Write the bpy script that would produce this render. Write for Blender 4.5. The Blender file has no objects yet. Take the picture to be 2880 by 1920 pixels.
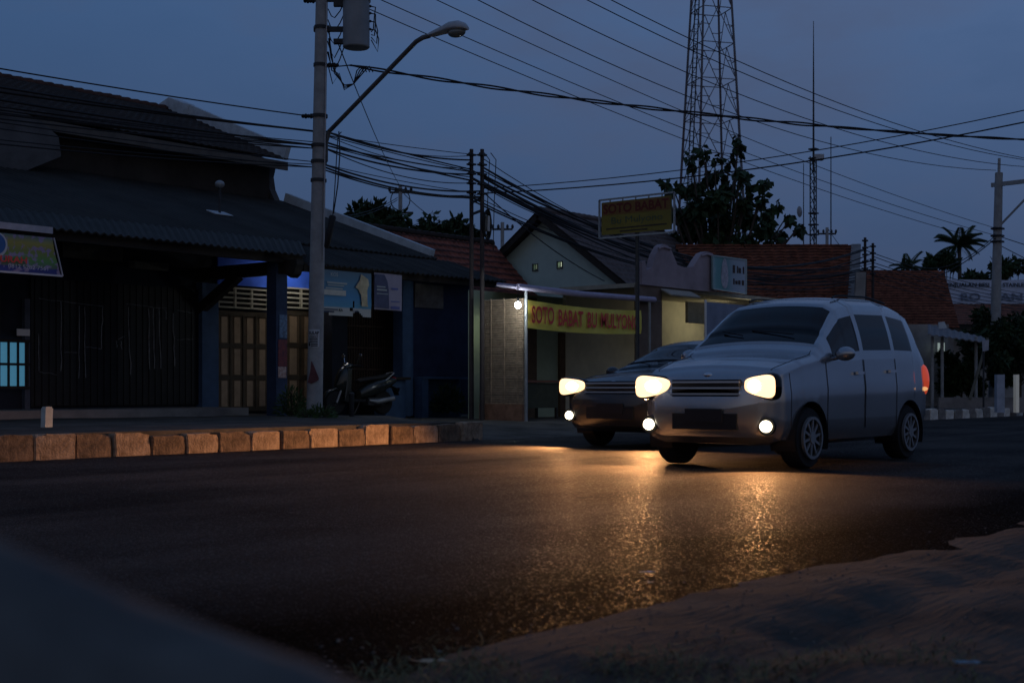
import bpy, bmesh, math, random
from mathutils import Vector, Matrix, Euler
random.seed(7)
S = bpy.context.scene
COL = S.collection
R = math.radians
# ------------------------------------------------------------------ survey of the street
# world: X runs along the road, Y away across it, camera over the origin.
F, H, HV, TH = 3750.0, 0.8, 1095.0, math.atan(3060 / 3750.0)
CT, ST = math.cos(TH), math.sin(TH)
def gx(u, Y):
    t = (u - 1440) / F
    return Y * (CT + t * ST) / (ST - t * CT)
def dep(X, Y): return X * CT + Y * ST
def gz(v, X, Y): return H + (HV - v) * dep(X, Y) / F
def pt(u, v, Y):
    X = gx(u, Y); return Vector((X, Y, gz(v, X, Y)))
def ptd(u, v, d):
    r = (u - 1440) / F * d
    return Vector((d * CT + r * ST, d * ST - r * CT, H + (HV - v) * d / F))

# ------------------------------------------------------------------ materials
MATS = {}
def mat(name, col, rough=0.8, var=0.2, scale=6.0, bump=0.0, bscale=40.0, metal=0.0, emit=None, es=0.0, col2=None, spec=0.3, coat=0.0):
    if name in MATS: return MATS[name]
    m = bpy.data.materials.new(name); m.use_nodes = True
    nt = m.node_tree; N = nt.nodes; L = nt.links
    b = N['Principled BSDF']
    b.inputs['Roughness'].default_value = rough
    b.inputs['Metallic'].default_value = metal
    b.inputs['Specular IOR Level'].default_value = spec
    if coat: b.inputs['Coat Weight'].default_value = coat; b.inputs['Coat Roughness'].default_value = 0.08
    tc = N.new('ShaderNodeTexCoord')
    if var > 0:
        n = N.new('ShaderNodeTexNoise'); n.inputs['Scale'].default_value = scale; n.inputs['Detail'].default_value = 6; n.inputs['Roughness'].default_value = 0.65
        L.new(tc.outputs['Object'], n.inputs['Vector'])
        cr = N.new('ShaderNodeValToRGB')
        c2 = col2 or tuple(c * (1 - var) for c in col)
        c1 = col if col2 else tuple(min(1, c * (1 + var)) for c in col)
        cr.color_ramp.elements[0].position = 0.32; cr.color_ramp.elements[1].position = 0.68
        cr.color_ramp.elements[0].color = (*c2, 1); cr.color_ramp.elements[1].color = (*c1, 1)
        L.new(n.outputs['Fac'], cr.inputs['Fac']); L.new(cr.outputs['Color'], b.inputs['Base Color'])
    else:
        b.inputs['Base Color'].default_value = (*col, 1)
    if bump > 0:
        n2 = N.new('ShaderNodeTexNoise'); n2.inputs['Scale'].default_value = bscale; n2.inputs['Detail'].default_value = 8
        L.new(tc.outputs['Object'], n2.inputs['Vector'])
        bp = N.new('ShaderNodeBump'); bp.inputs['Strength'].default_value = bump; bp.inputs['Distance'].default_value = 0.02
        L.new(n2.outputs['Fac'], bp.inputs['Height']); L.new(bp.outputs['Normal'], b.inputs['Normal'])
    if emit:
        b.inputs['Emission Color'].default_value = (*emit, 1); b.inputs['Emission Strength'].default_value = es
    MATS[name] = m
    return m

def asphalt_mat():
    m = bpy.data.materials.new('asphalt'); m.use_nodes = True
    nt = m.node_tree; N = nt.nodes; L = nt.links; b = N['Principled BSDF']
    tc = N.new('ShaderNodeTexCoord')
    big = N.new('ShaderNodeTexNoise'); big.inputs['Scale'].default_value = 0.45; big.inputs['Detail'].default_value = 7; big.inputs['Roughness'].default_value = 0.6
    st = N.new('ShaderNodeMapping'); st.inputs['Scale'].default_value = (0.12, 1.1, 1)   # wheel tracks run along the road
    L.new(tc.outputs['Object'], st.inputs['Vector'])
    tr = N.new('ShaderNodeTexNoise'); tr.inputs['Scale'].default_value = 1.0; tr.inputs['Detail'].default_value = 4
    L.new(st.outputs['Vector'], tr.inputs['Vector']); L.new(tc.outputs['Object'], big.inputs['Vector'])
    sp = N.new('ShaderNodeTexVoronoi'); sp.inputs['Scale'].default_value = 120; L.new(tc.outputs['Object'], sp.inputs['Vector'])
    sn = N.new('ShaderNodeTexNoise'); sn.inputs['Scale'].default_value = 70; sn.inputs['Detail'].default_value = 3; L.new(tc.outputs['Object'], sn.inputs['Vector'])
    a = N.new('ShaderNodeMath'); a.operation = 'ADD'; L.new(big.outputs['Fac'], a.inputs[0]); L.new(tr.outputs['Fac'], a.inputs[1])
    a2 = N.new('ShaderNodeMath'); a2.operation = 'MULTIPLY'; a2.inputs[1].default_value = 0.5; L.new(a.outputs[0], a2.inputs[0])
    cr = N.new('ShaderNodeValToRGB')
    cr.color_ramp.elements[0].position = 0.40; cr.color_ramp.elements[0].color = (0.020, 0.0185, 0.018, 1)
    cr.color_ramp.elements[1].position = 0.60; cr.color_ramp.elements[1].color = (0.062, 0.056, 0.052, 1)
    L.new(a2.outputs[0], cr.inputs['Fac'])
    cs = N.new('ShaderNodeValToRGB'); cs.color_ramp.elements[0].color = (0.55, 0.55, 0.55, 1); cs.color_ramp.elements[1].color = (1.5, 1.45, 1.4, 1)
    cs.color_ramp.elements[0].position = 0.3; cs.color_ramp.elements[1].position = 0.75
    L.new(sp.outputs['Color'], cs.inputs['Fac'])
    mx = N.new('ShaderNodeMix'); mx.data_type = 'RGBA'; mx.blend_type = 'MULTIPLY'; mx.inputs['Factor'].default_value = 1
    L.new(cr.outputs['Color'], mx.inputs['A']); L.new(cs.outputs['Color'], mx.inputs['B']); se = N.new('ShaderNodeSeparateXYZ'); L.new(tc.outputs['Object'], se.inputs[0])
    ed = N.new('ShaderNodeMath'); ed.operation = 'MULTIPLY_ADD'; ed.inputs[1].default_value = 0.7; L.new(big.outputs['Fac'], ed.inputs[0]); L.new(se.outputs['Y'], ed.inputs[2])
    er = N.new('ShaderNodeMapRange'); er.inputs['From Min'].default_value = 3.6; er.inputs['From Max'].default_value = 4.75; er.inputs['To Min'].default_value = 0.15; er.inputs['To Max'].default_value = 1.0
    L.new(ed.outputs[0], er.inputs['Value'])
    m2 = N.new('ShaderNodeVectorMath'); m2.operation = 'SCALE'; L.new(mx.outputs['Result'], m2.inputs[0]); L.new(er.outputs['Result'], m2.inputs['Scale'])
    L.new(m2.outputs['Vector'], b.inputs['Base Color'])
    rr = N.new('ShaderNodeMapRange'); rr.inputs['From Min'].default_value = 0.3; rr.inputs['From Max'].default_value = 0.7
    rr.inputs['To Min'].default_value = 0.65; rr.inputs['To Max'].default_value = 0.95
    L.new(sn.outputs['Fac'], rr.inputs['Value'])
    sg = N.new('ShaderNodeSeparateColor'); L.new(sp.outputs['Color'], sg.inputs['Color'])
    gl = N.new('ShaderNodeMapRange'); gl.inputs['From Min'].default_value = 0.90; gl.inputs['From Max'].default_value = 0.93; gl.inputs['To Min'].default_value = 1.0; gl.inputs['To Max'].default_value = 0.5
    L.new(sg.outputs['Red'], gl.inputs['Value'])
    rm = N.new('ShaderNodeMath'); rm.operation = 'MULTIPLY'; L.new(rr.outputs['Result'], rm.inputs[0]); L.new(gl.outputs['Result'], rm.inputs[1]); L.new(rm.outputs[0], b.inputs['Roughness'])
    g2 = N.new('ShaderNodeMapRange'); g2.inputs['From Min'].default_value = 0.90; g2.inputs['From Max'].default_value = 0.93; g2.inputs['To Min'].default_value = 0.02; g2.inputs['To Max'].default_value = 0.07
    L.new(sg.outputs['Red'], g2.inputs['Value'])
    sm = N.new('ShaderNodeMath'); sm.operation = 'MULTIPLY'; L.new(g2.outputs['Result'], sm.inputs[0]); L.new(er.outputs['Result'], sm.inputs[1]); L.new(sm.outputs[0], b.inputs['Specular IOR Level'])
    bp = N.new('ShaderNodeBump'); bp.inputs['Strength'].default_value = 0.75; bp.inputs['Distance'].default_value = 0.006
    L.new(sp.outputs['Distance'], bp.inputs['Height'])
    bp2 = N.new('ShaderNodeBump'); bp2.inputs['Strength'].default_value = 0.15; bp2.inputs['Distance'].default_value = 0.05
    L.new(big.outputs['Fac'], bp2.inputs['Height']); L.new(bp.outputs['Normal'], bp2.inputs['Normal'])
    L.new(bp2.outputs['Normal'], b.inputs['Normal'])
    b.inputs['Specular IOR Level'].default_value = 0.14
    return m

def band_mat(name, stops, axis='Z', lo=0, hi=1, noise=0.15, nscale=5, rough=0.6, streak=None):
    """a printed sheet: colour bands along one object axis, broken up by noise"""
    m = bpy.data.materials.new(name); m.use_nodes = True
    nt = m.node_tree; N = nt.nodes; L = nt.links; b = N['Principled BSDF']; b.inputs['Roughness'].default_value = rough
    tc = N.new('ShaderNodeTexCoord'); sx = N.new('ShaderNodeSeparateXYZ'); L.new(tc.outputs['Object'], sx.inputs[0])
    mr = N.new('ShaderNodeMapRange'); mr.inputs['From Min'].default_value = lo; mr.inputs['From Max'].default_value = hi
    L.new(sx.outputs[axis], mr.inputs['Value'])
    n = N.new('ShaderNodeTexNoise'); n.inputs['Scale'].default_value = nscale; n.inputs['Detail'].default_value = 5; L.new(tc.outputs['Object'], n.inputs['Vector'])
    ms = N.new('ShaderNodeMath'); ms.operation = 'MULTIPLY_ADD'; ms.inputs[1].default_value = noise; L.new(n.outputs['Fac'], ms.inputs[0])
    ad = N.new('ShaderNodeMath'); ad.operation = 'SUBTRACT'; ad.inputs[1].default_value = noise * 0.5
    L.new(mr.outputs['Result'], ms.inputs[2]); L.new(ms.outputs[0], ad.inputs[0])
    cr = N.new('ShaderNodeValToRGB'); e = cr.color_ramp.elements
    e[0].position, e[0].color = stops[0][0], (*stops[0][1], 1); e[1].position, e[1].color = stops[-1][0], (*stops[-1][1], 1)
    for p, c in stops[1:-1]:
        x = e.new(p); x.color = (*c, 1)
    L.new(ad.outputs[0], cr.inputs['Fac'])
    out = cr.outputs['Color']
    if streak:
        n2 = N.new('ShaderNodeTexNoise'); n2.inputs['Scale'].default_value = 9; n2.inputs['Detail'].default_value = 4
        L.new(tc.outputs['Object'], n2.inputs['Vector'])
        mx = N.new('ShaderNodeMix'); mx.data_type = 'RGBA'; mx.blend_type = 'MIX'
        c2 = N.new('ShaderNodeValToRGB'); c2.color_ramp.elements[0].position = 0.52; c2.color_ramp.elements[1].position = 0.6
        L.new(n2.outputs['Fac'], c2.inputs['Fac']); L.new(c2.outputs['Color'], mx.inputs['Factor'])
        L.new(out, mx.inputs['A']); mx.inputs['B'].default_value = (*streak, 1); out = mx.outputs['Result']
    L.new(out, b.inputs['Base Color'])
    return m

# ------------------------------------------------------------------ mesh builder
class MB:
    def __init__(s): s.v = []; s.f = []
    def add(s, vs, fs):
        o = len(s.v); s.v += [tuple(x) for x in vs]; s.f += [tuple(i + o for i in f) for f in fs]; return s
    def box(s, c, d, rot=None):
        hx, hy, hz = d[0] / 2, d[1] / 2, d[2] / 2
        vs = [Vector((x, y, z)) for x in (-hx, hx) for y in (-hy, hy) for z in (-hz, hz)]
        if rot: vs = [rot @ v for v in vs]
        c = Vector(c)
        return s.add([v + c for v in vs], [(0, 1, 3, 2), (4, 6, 7, 5), (0, 4, 5, 1), (2, 3, 7, 6), (0, 2, 6, 4), (1, 5, 7, 3)])
    def span(s, a, b):
        return s.box([(a[i] + b[i]) / 2 for i in range(3)], [abs(b[i] - a[i]) for i in range(3)])
    def bar(s, a, b, w, h=None, up=(0, 0, 1)):
        a, b = Vector(a), Vector(b); d = b - a; h = h or w
        x = d.normalized(); y = Vector(up).cross(x)
        if y.length < 1e-4: y = Vector((0, 1, 0)).cross(x)
        y.normalize(); z = x.cross(y)
        rot = Matrix((x, y, z)).transposed()
        return s.box((a + b) / 2, (d.length, w, h), rot)
    def tube(s, pts, r, n=8, caps=True):
        pts = [Vector(p) for p in pts]; k = len(pts)
        if not isinstance(r, (list, tuple)): r = [r] * k
        rings = []; ref = None
        for i, p in enumerate(pts):
            t = (pts[min(i + 1, k - 1)] - pts[max(i - 1, 0)]).normalized()
            if ref is None:
                ref = t.cross(Vector((0, 0, 1)))
                if ref.length < 1e-3: ref = t.cross(Vector((0, 1, 0)))
            ref = (ref - t * ref.dot(t)).normalized(); q = t.cross(ref)
            rings.append([p + (ref * math.cos(2 * math.pi * j / n) + q * math.sin(2 * math.pi * j / n)) * r[i] for j in range(n)])
        vs = [v for g in rings for v in g]
        fs = [(i * n + j, i * n + (j + 1) % n, (i + 1) * n + (j + 1) % n, (i + 1) * n + j) for i in range(k - 1) for j in range(n)]
        if caps: fs += [tuple(range(n))[::-1], tuple((k - 1) * n + j for j in range(n))]
        return s.add(vs, fs)
    def lathe(s, prof, c=(0, 0, 0), axis='Z', n=20, caps=True):
        vs = []; c = Vector(c)
        for r, h in prof:
            for j in range(n):
                a = 2 * math.pi * j / n; x, y = r * math.cos(a), r * math.sin(a)
                p = {'Z': (x, y, h), 'Y': (x, h, y), 'X': (h, x, y)}[axis]
                vs.append(Vector(p) + c)
        k = len(prof)
        fs = [(i * n + j, i * n + (j + 1) % n, (i + 1) * n + (j + 1) % n, (i + 1) * n + j) for i in range(k - 1) for j in range(n)]
        if caps: fs += [tuple(range(n))[::-1], tuple((k - 1) * n + j for j in range(n))]
        return s.add(vs, fs)
    def ell(s, c, r, n=14, m=9, rot=None):
        vs = []; c = Vector(c)
        for i in range(m + 1):
            p = math.pi * i / m
            for j in range(n):
                a = 2 * math.pi * j / n
                q = Vector((r[0] * math.sin(p) * math.cos(a), r[1] * math.sin(p) * math.sin(a), r[2] * math.cos(p)))
                vs.append((rot @ q if rot else q) + c)
        return s.add(vs, [(i * n + j, (i + 1) * n + j, (i + 1) * n + (j + 1) % n, i * n + (j + 1) % n) for i in range(m) for j in range(n)])
    def prism(s, poly, d):
        """poly: list of 3D points, d: extrusion vector"""
        n = len(poly); d = Vector(d); a = [Vector(p) for p in poly]
        fs = [tuple(range(n))[::-1], tuple(range(n, 2 * n))] + [(i, (i + 1) % n, n + (i + 1) % n, n + i) for i in range(n)]
        return s.add(a + [p + d for p in a], fs)
    def sell(s, c, r, e=0.55, n=24, m=14, rot=None, slant=0.0):
        c = Vector(c); vs = []; f = lambda t: math.copysign(abs(t) ** e, t)
        for i in range(m + 1):
            p = math.pi * i / m
            for j in range(n):
                a = 2 * math.pi * j / n; y = f(math.sin(p)) * f(math.sin(a))
                q = Vector((r[0] * math.sin(p) * math.cos(a), r[1] * y, r[2] * f(math.cos(p)) * (1 - slant * y) + 0.25 * abs(slant) * r[2] * (y if slant > 0 else -y)))
                vs.append((rot @ q if rot else q) + c)
        return s.add(vs, [(i * n + j, (i + 1) * n + j, (i + 1) * n + (j + 1) % n, i * n + (j + 1) % n) for i in range(m) for j in range(n)])
    def sheet(s, A, B, C, D, nu, nv, fn=None, thick=0.03):
        """A-B along the eave, A-D up the slope; fn(a,b,u,v) = height off the sheet"""
        A, B, C, D = map(Vector, (A, B, C, D)); n = (B - A).cross(D - A).normalized()
        if n.z < 0: n = -n
        lu, lv = (B - A).length, (D - A).length; top = []; bot = []
        for j in range(nv + 1):
            for i in range(nu + 1):
                a, b = i / nu, j / nv
                p = (A * (1 - a) + B * a) * (1 - b) + (D * (1 - a) + C * a) * b
                h = fn(a * lu, b * lv) if fn else 0
                top.append(p + n * h); bot.append(p + n * (h - thick))
        w = nu + 1; K = len(top); q = []
        for j in range(nv):
            for i in range(nu):
                k = j * w + i; q.append((k, k + 1, k + w + 1, k + w)); q.append((K + k, K + k + w, K + k + w + 1, K + k + 1))
        for i in range(nu):
            q.append((i, K + i, K + i + 1, i + 1)); k = nv * w + i; q.append((k, k + 1, K + k + 1, K + k))
        for j in range(nv):
            k = j * w; q.append((k, k + w, K + k + w, K + k)); k = j * w + nu; q.append((k, K + k, K + k + w, k + w))
        return s.add(top + bot, q)
    def build(s, name, m, parent=None, smooth=False, loc=None, local=False):
        me = bpy.data.meshes.new(name); o = bpy.data.objects.new(name, me); COL.objects.link(o)
        vs = [Vector(v) for v in s.v]
        if parent is not None:
            off = OFF.get(parent.name, Vector((0, 0, 0)))
            o.parent = parent; OFF[o.name] = off
        else:
            if loc is None:
                lo = [min(v[i] for v in vs) for i in range(3)]; hi = [max(v[i] for v in vs) for i in range(3)]
                loc = ((lo[0] + hi[0]) / 2, (lo[1] + hi[1]) / 2, lo[2])
            off = Vector(loc); o.location = off; OFF[o.name] = off
        me.from_pydata([v - off for v in vs], [], s.f); me.validate()
        bm = bmesh.new(); bm.from_mesh(me); bmesh.ops.recalc_face_normals(bm, faces=bm.faces); bm.to_mesh(me); bm.free()
        if smooth:
            for p in me.polygons: p.use_smooth = True
            if smooth != 'all': me.set_sharp_from_angle(angle=R(40))
        me.materials.append(m)
        return o
OFF = {}
def tag(o, label=None, cat=None, group=None, kind=None):
    if label: o['label'] = label
    if cat: o['category'] = cat
    if group: o['group'] = group
    if kind: o['kind'] = kind
    return o
def thing(name, label, cat, loc=(0, 0, 0), group=None, local=False, rz=0):
    o = bpy.data.objects.new(name, None); COL.objects.link(o); o.empty_display_size = 0.2
    o.location = loc; o.rotation_euler = (0, 0, rz)
    OFF[o.name] = Vector((0, 0, 0)) if local else Vector(loc)
    return tag(o, label, cat, group)
def struct(mb, name, m, smooth=False):
    o = mb.build(name, m, loc=(0, 0, 0), smooth=smooth); o['kind'] = 'structure'; return o
def text(txt, size, m, parent, org, xd=(1, 0, 0), up=(0, 0, 1), width=None, bold=0.0, name='lettering', align='LEFT', depth=0.003):
    cu = bpy.data.curves.new('t', 'FONT'); cu.body = txt; cu.size = 1; cu.offset = bold; cu.extrude = 0; cu.align_x = align; cu.resolution_u = 3
    ob = bpy.data.objects.new('t', cu); COL.objects.link(ob)
    dg = bpy.context.evaluated_depsgraph_get(); me = bpy.data.meshes.new_from_object(ob.evaluated_get(dg))
    bpy.data.objects.remove(ob); bpy.data.curves.remove(cu)
    xs = [v.co.x for v in me.vertices]; x0, x1 = min(xs), max(xs)
    sx = (width / (x1 - x0)) if width else size
    xd, up = Vector(xd).normalized(), Vector(up).normalized(); nrm = xd.cross(up)
    mb = MB(); o = Vector(org)
    mb.v = [tuple(o + xd * (v.co.x - (x0 if align == 'LEFT' else 0)) * sx + up * v.co.y * size) for v in me.vertices]
    mb.f = [tuple(p.vertices) for p in me.polygons]
    k = len(mb.v)
    bpy.data.meshes.remove(me)
    return mb.build(name, m, parent)
def cable_pts(a, b, sag, n=24):
    a, b = Vector(a), Vector(b)
    return [a.lerp(b, i / n) - Vector((0, 0, sag * 4 * (i / n) * (1 - i / n))) for i in range(n + 1)]

# ------------------------------------------------------------------ palette
BLACK = mat('black_rubber', (0.012, 0.012, 0.013), 0.6, 0.2)
CABLE = mat('cable_black', (0.012, 0.012, 0.014), 0.55, 0)
CONC = mat('pole_concrete', (0.30, 0.30, 0.30), 0.85, 0.18, 5, 0.25, 60)
STEEL = mat('galvanised_steel', (0.28, 0.29, 0.30), 0.5, 0.15, 8, metal=0.4)
DARKST = mat('dark_steel', (0.035, 0.036, 0.04), 0.6, 0.3, 8, 0.1)
TGREY = mat('transformer_grey', (0.24, 0.26, 0.28), 0.5, 0.12, 3)
ROOFG = mat('grey_sheet_roof', (0.024, 0.022, 0.019), 0.75, 0.4, 1.4, 0.2, 30)
ROOFD = mat('old_dark_tile', (0.026, 0.017, 0.013), 0.9, 0.45, 2.2, 0.3, 30)
ROOFR = mat('red_clay_tile', (0.20, 0.06, 0.038), 0.85, 0.4, 2.5, 0.3, 25)
ROOFB = mat('brown_clay_tile', (0.18, 0.062, 0.036), 0.88, 0.5, 2.2, 0.3, 25)
def courses(m, pitch, axis):
    # grime and moss that gather in the joints between tile courses
    nt = m.node_tree; N = nt.nodes; L = nt.links; b = N['Principled BSDF']; src = b.inputs['Base Color'].links[0].from_socket
    tc = N.new('ShaderNodeTexCoord'); w = N.new('ShaderNodeTexWave'); w.bands_direction = axis; w.inputs['Scale'].default_value = 0.314 / pitch; w.inputs['Distortion'].default_value = 1.6; w.inputs['Detail'].default_value = 3; w.inputs['Detail Scale'].default_value = 2.5
    L.new(tc.outputs['Object'], w.inputs['Vector'])
    mr = N.new('ShaderNodeMapRange'); mr.inputs['From Min'].default_value = 0.05; mr.inputs['From Max'].default_value = 0.55; mr.inputs['To Min'].default_value = 0.25; mr.inputs['To Max'].default_value = 1.1; L.new(w.outputs['Fac'], mr.inputs['Value'])
    sc = N.new('ShaderNodeVectorMath'); sc.operation = 'SCALE'; L.new(src, sc.inputs[0]); L.new(mr.outputs['Result'], sc.inputs['Scale']); L.new(sc.outputs['Vector'], b.inputs['Base Color'])
courses(ROOFB, 0.125, 'Z'); courses(ROOFR, 0.2, 'Z')
ROOFV = mat('grey_brown_tile', (0.11, 0.085, 0.08), 0.88, 0.35, 2, 0.3, 25)
BLUEW = mat('blue_wall', (0.014, 0.018, 0.030), 0.8, 0.25, 2, 0.15)
BLUEL = mat('light_blue_paint', (0.05, 0.095, 0.18), 0.75, 0.2, 3, 0.15)
PALEB = mat('pale_blue_plaster', (0.05, 0.15, 0.78), 0.8, 0.1, 2, 0.1)
PLASTER = mat('weathered_plaster', (0.30, 0.29, 0.28), 0.9, 0.25, 1.6, 0.25)
CREAM = mat('cream_wall', (0.62, 0.56, 0.40), 0.85, 0.12, 2, 0.15)
WHITE = mat('white_paint', (0.72, 0.72, 0.72), 0.6, 0.08, 4)
BARGE = mat('white_barge_board', (0.45, 0.50, 0.54), 0.6, 0.2, 3)
WOODD = mat('dark_wood', (0.03, 0.024, 0.02), 0.7, 0.3, 6, 0.2)
WOODB = mat('brown_wood', (0.11, 0.075, 0.045), 0.65, 0.2, 6, 0.15)
WOODP = mat('pale_wood_panel', (0.34, 0.24, 0.155), 0.6, 0.18, 5, 0.1)
GREENW = mat('pale_green_wall', (0.52, 0.64, 0.58), 0.85, 0.12, 0.9, 0.1)
MINT = mat('mint_shop_wall', (0.42, 0.50, 0.36), 0.85, 0.14, 1.2, 0.1)
PURPLE = mat('mauve_plaster', (0.34, 0.27, 0.29), 0.85, 0.22, 1.5, 0.2)
GLASSD = mat('dark_glass', (0.004, 0.004, 0.005), 0.03, 0, spec=0.28)
CHROME = mat('chrome', (0.6, 0.6, 0.62), 0.12, 0, metal=1)
RUBBER = mat('tyre_rubber', (0.015, 0.015, 0.016), 0.8, 0.2, 20)
LEAF = mat('leaf_green', (0.045, 0.085, 0.025), 0.6, 0.5, 0.9)
LEAFD = mat('leaf_dark_green', (0.022, 0.045, 0.016), 0.65, 0.5, 0.8)
BARK = mat('bark', (0.07, 0.055, 0.045), 0.9, 0.3, 6, 0.4)
YEL = mat('yellow_banner_cloth', (0.80, 0.66, 0.11), 0.6, 0.12, 2.5)
RED = mat('red_letter', (0.75, 0.085, 0.07), 0.6, 0.1)
INK = mat('black_ink', (0.015, 0.015, 0.018), 0.7, 0)

# ------------------------------------------------------------------ ground, road, verge
mb = MB()
mb.add([(-400, -400, -0.06), (600, -400, -0.06), (600, 600, -0.06), (-400, 600, -0.06)], [(0, 1, 2, 3)])
struct(mb, 'ground', mat('dry_ground', (0.10, 0.085, 0.07), 0.95, 0.3, 0.3))
from mathutils import noise as NZ
def nz(x, y, s, seed=0): return NZ.noise(Vector((x * s, y * s, seed * 7.3)))
# road sheet with a ragged near edge
mb = MB(); xs = [-25 + i * 0.25 for i in range(260)] + [40 + i * 4 for i in range(50)]
ys = [2.3] + [3.2 + i * 0.7 for i in range(15)] + [13.72]
for x in xs:
    e = 2.86 + 0.10 * nz(x, 0, 0.7) + 0.05 * nz(x, 0, 3, 1)
    for k, y in enumerate(ys):
        yy = y
        z = 0.006 * nz(x, yy, 0.5, 2)
        mb.v.append((x, yy, z))
n = len(ys)
for i in range(len(xs) - 1):
    for k in range(n - 1): mb.f.append((i * n + k, (i + 1) * n + k, (i + 1) * n + k + 1, i * n + k + 1))
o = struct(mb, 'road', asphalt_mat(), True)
# sandy verge on the near side, with tyre tracks
SAND = bpy.data.materials.new('sandy_verge'); SAND.use_nodes = True
nt = SAND.node_tree; N = nt.nodes; L = nt.links; b = N['Principled BSDF']; b.inputs['Roughness'].default_value = 0.95; b.inputs['Specular IOR Level'].default_value = 0.15
tc = N.new('ShaderNodeTexCoord')
n1 = N.new('ShaderNodeTexNoise'); n1.inputs['Scale'].default_value = 1.7; n1.inputs['Detail'].default_value = 8; n1.inputs['Roughness'].default_value = 0.7; L.new(tc.outputs['Object'], n1.inputs['Vector'])
cr = N.new('ShaderNodeValToRGB'); cr.color_ramp.elements[0].position = 0.3; cr.color_ramp.elements[1].position = 0.7
cr.color_ramp.elements[0].color = (0.036, 0.033, 0.029, 1); cr.color_ramp.elements[1].color = (0.088, 0.078, 0.067, 1)
L.new(n1.outputs['Fac'], cr.inputs['Fac']); L.new(cr.outputs['Color'], b.inputs['Base Color'])
mp = N.new('ShaderNodeMapping'); mp.inputs['Scale'].default_value = (2, 14, 2); mp.inputs['Rotation'].default_value = (0, 0, 0.35); L.new(tc.outputs['Object'], mp.inputs['Vector'])
n2 = N.new('ShaderNodeTexNoise'); n2.inputs['Scale'].default_value = 2.2; n2.inputs['Detail'].default_value = 8; L.new(mp.outputs['Vector'], n2.inputs['Vector'])
n3 = N.new('ShaderNodeTexNoise'); n3.inputs['Scale'].default_value = 60; n3.inputs['Detail'].default_value = 4; L.new(tc.outputs['Object'], n3.inputs['Vector'])
b1 = N.new('ShaderNodeBump'); b1.inputs['Strength'].default_value = 0.6; b1.inputs['Distance'].default_value = 0.05; L.new(n2.outputs['Fac'], b1.inputs['Height'])
b2 = N.new('ShaderNodeBump'); b2.inputs['Strength'].default_value = 0.5; b2.inputs['Distance'].default_value = 0.012; L.new(n3.outputs['Fac'], b2.inputs['Height']); L.new(b1.outputs['Normal'], b2.inputs['Normal'])
L.new(b2.outputs['Normal'], b.inputs['Normal'])
def verge_z(x, y):
    edge = 2.95 + 0.16 * nz(x, 0, 0.55, 5) + 0.07 * nz(x, 0, 2.2, 6)
    t = max(0, min(1, (edge + 0.15 - y) / 0.75))
    z = -0.022 + 0.042 * t * t * (3 - 2 * t) + 0.0045 * nz(x, y, 2.6, 14) + 0.0045 * nz(x, y, 8, 15)
    z += t * (0.022 * nz(x, y, 1.1, 3) + 0.012 * nz(x, y, 4, 4))
    for off, sl in ((1.15, 0.10), (1.95, 0.06)):      # two wheel ruts
        dd = y - (off + sl * (x - 4)); z -= 0.028 * t * math.exp(-(dd / 0.14) ** 2)
    return z
mb = MB(); gxs = [-3 + i * 0.1 for i in range(230)] + [20 + i * 1.5 for i in range(30)]; gys = [-8, -5, -3] + [-1.5 + i * 0.1 for i in range(49)]
for x in gxs:
    for y in gys: mb.v.append((x, y, verge_z(x, y)))
n = len(gys)
for i in range(len(gxs) - 1):
    for k in range(n - 1): mb.f.append((i * n + k, (i + 1) * n + k, (i + 1) * n + k + 1, i * n + k + 1))
struct(mb, 'roadside_sand', SAND, 'all')
# raised forecourt across the road
def fore_z(x, y):
    hi = 0.29; lo = 0.02 + 0.14 * max(0, min(1, (y - 13.8) / 2.6))
    a = max(0, min(1, (x - 15.75) / 0.35)); b2 = max(0, min(1, (x - 30.5) / 1.0))
    base = hi * (1 - a) + lo * a
    base = base * (1 - b2) + 0.24 * b2
    if y < 13.78: return 0.0
    k = max(0, min(1, (y - 16) / 2)) * max(0, min(1, (20.5 - x) / 2))
    base = max(base, 0.29 * k)
    return base + 0.018 * nz(x, y, 0.8, 9) * min(1, (y - 13.7))
mb = MB(); fx = [-12 + i * 0.5 for i in range(54)] + [15.2 + i * 0.12 for i in range(14)] + [17 + i * 0.5 for i in range(70)] + [60, 90, 150]
fy = [13.86 + i * 0.3 for i in range(10)] + [17 + i * 0.6 for i in range(20)] + [32, 40, 60]
for x in fx:
    y0 = 13.84 if (x < 15.72 or x > 30.6) else 13.60
    for k, y in enumerate([y0] + fy): mb.v.append((x, y, -0.03 if k == 0 else fore_z(x, y)))
n = len(fy) + 1
for i in range(len(fx) - 1):
    for k in range(n - 1): mb.f.append((i * n + k, (i + 1) * n + k, (i + 1) * n + k + 1, i * n + k + 1))
struct(mb, 'forecourt', mat('worn_forecourt', (0.125, 0.11, 0.095), 0.95, 0.35, 1.3, 0.8, 14, col2=(0.045, 0.042, 0.036), spec=0.1), True)

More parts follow.
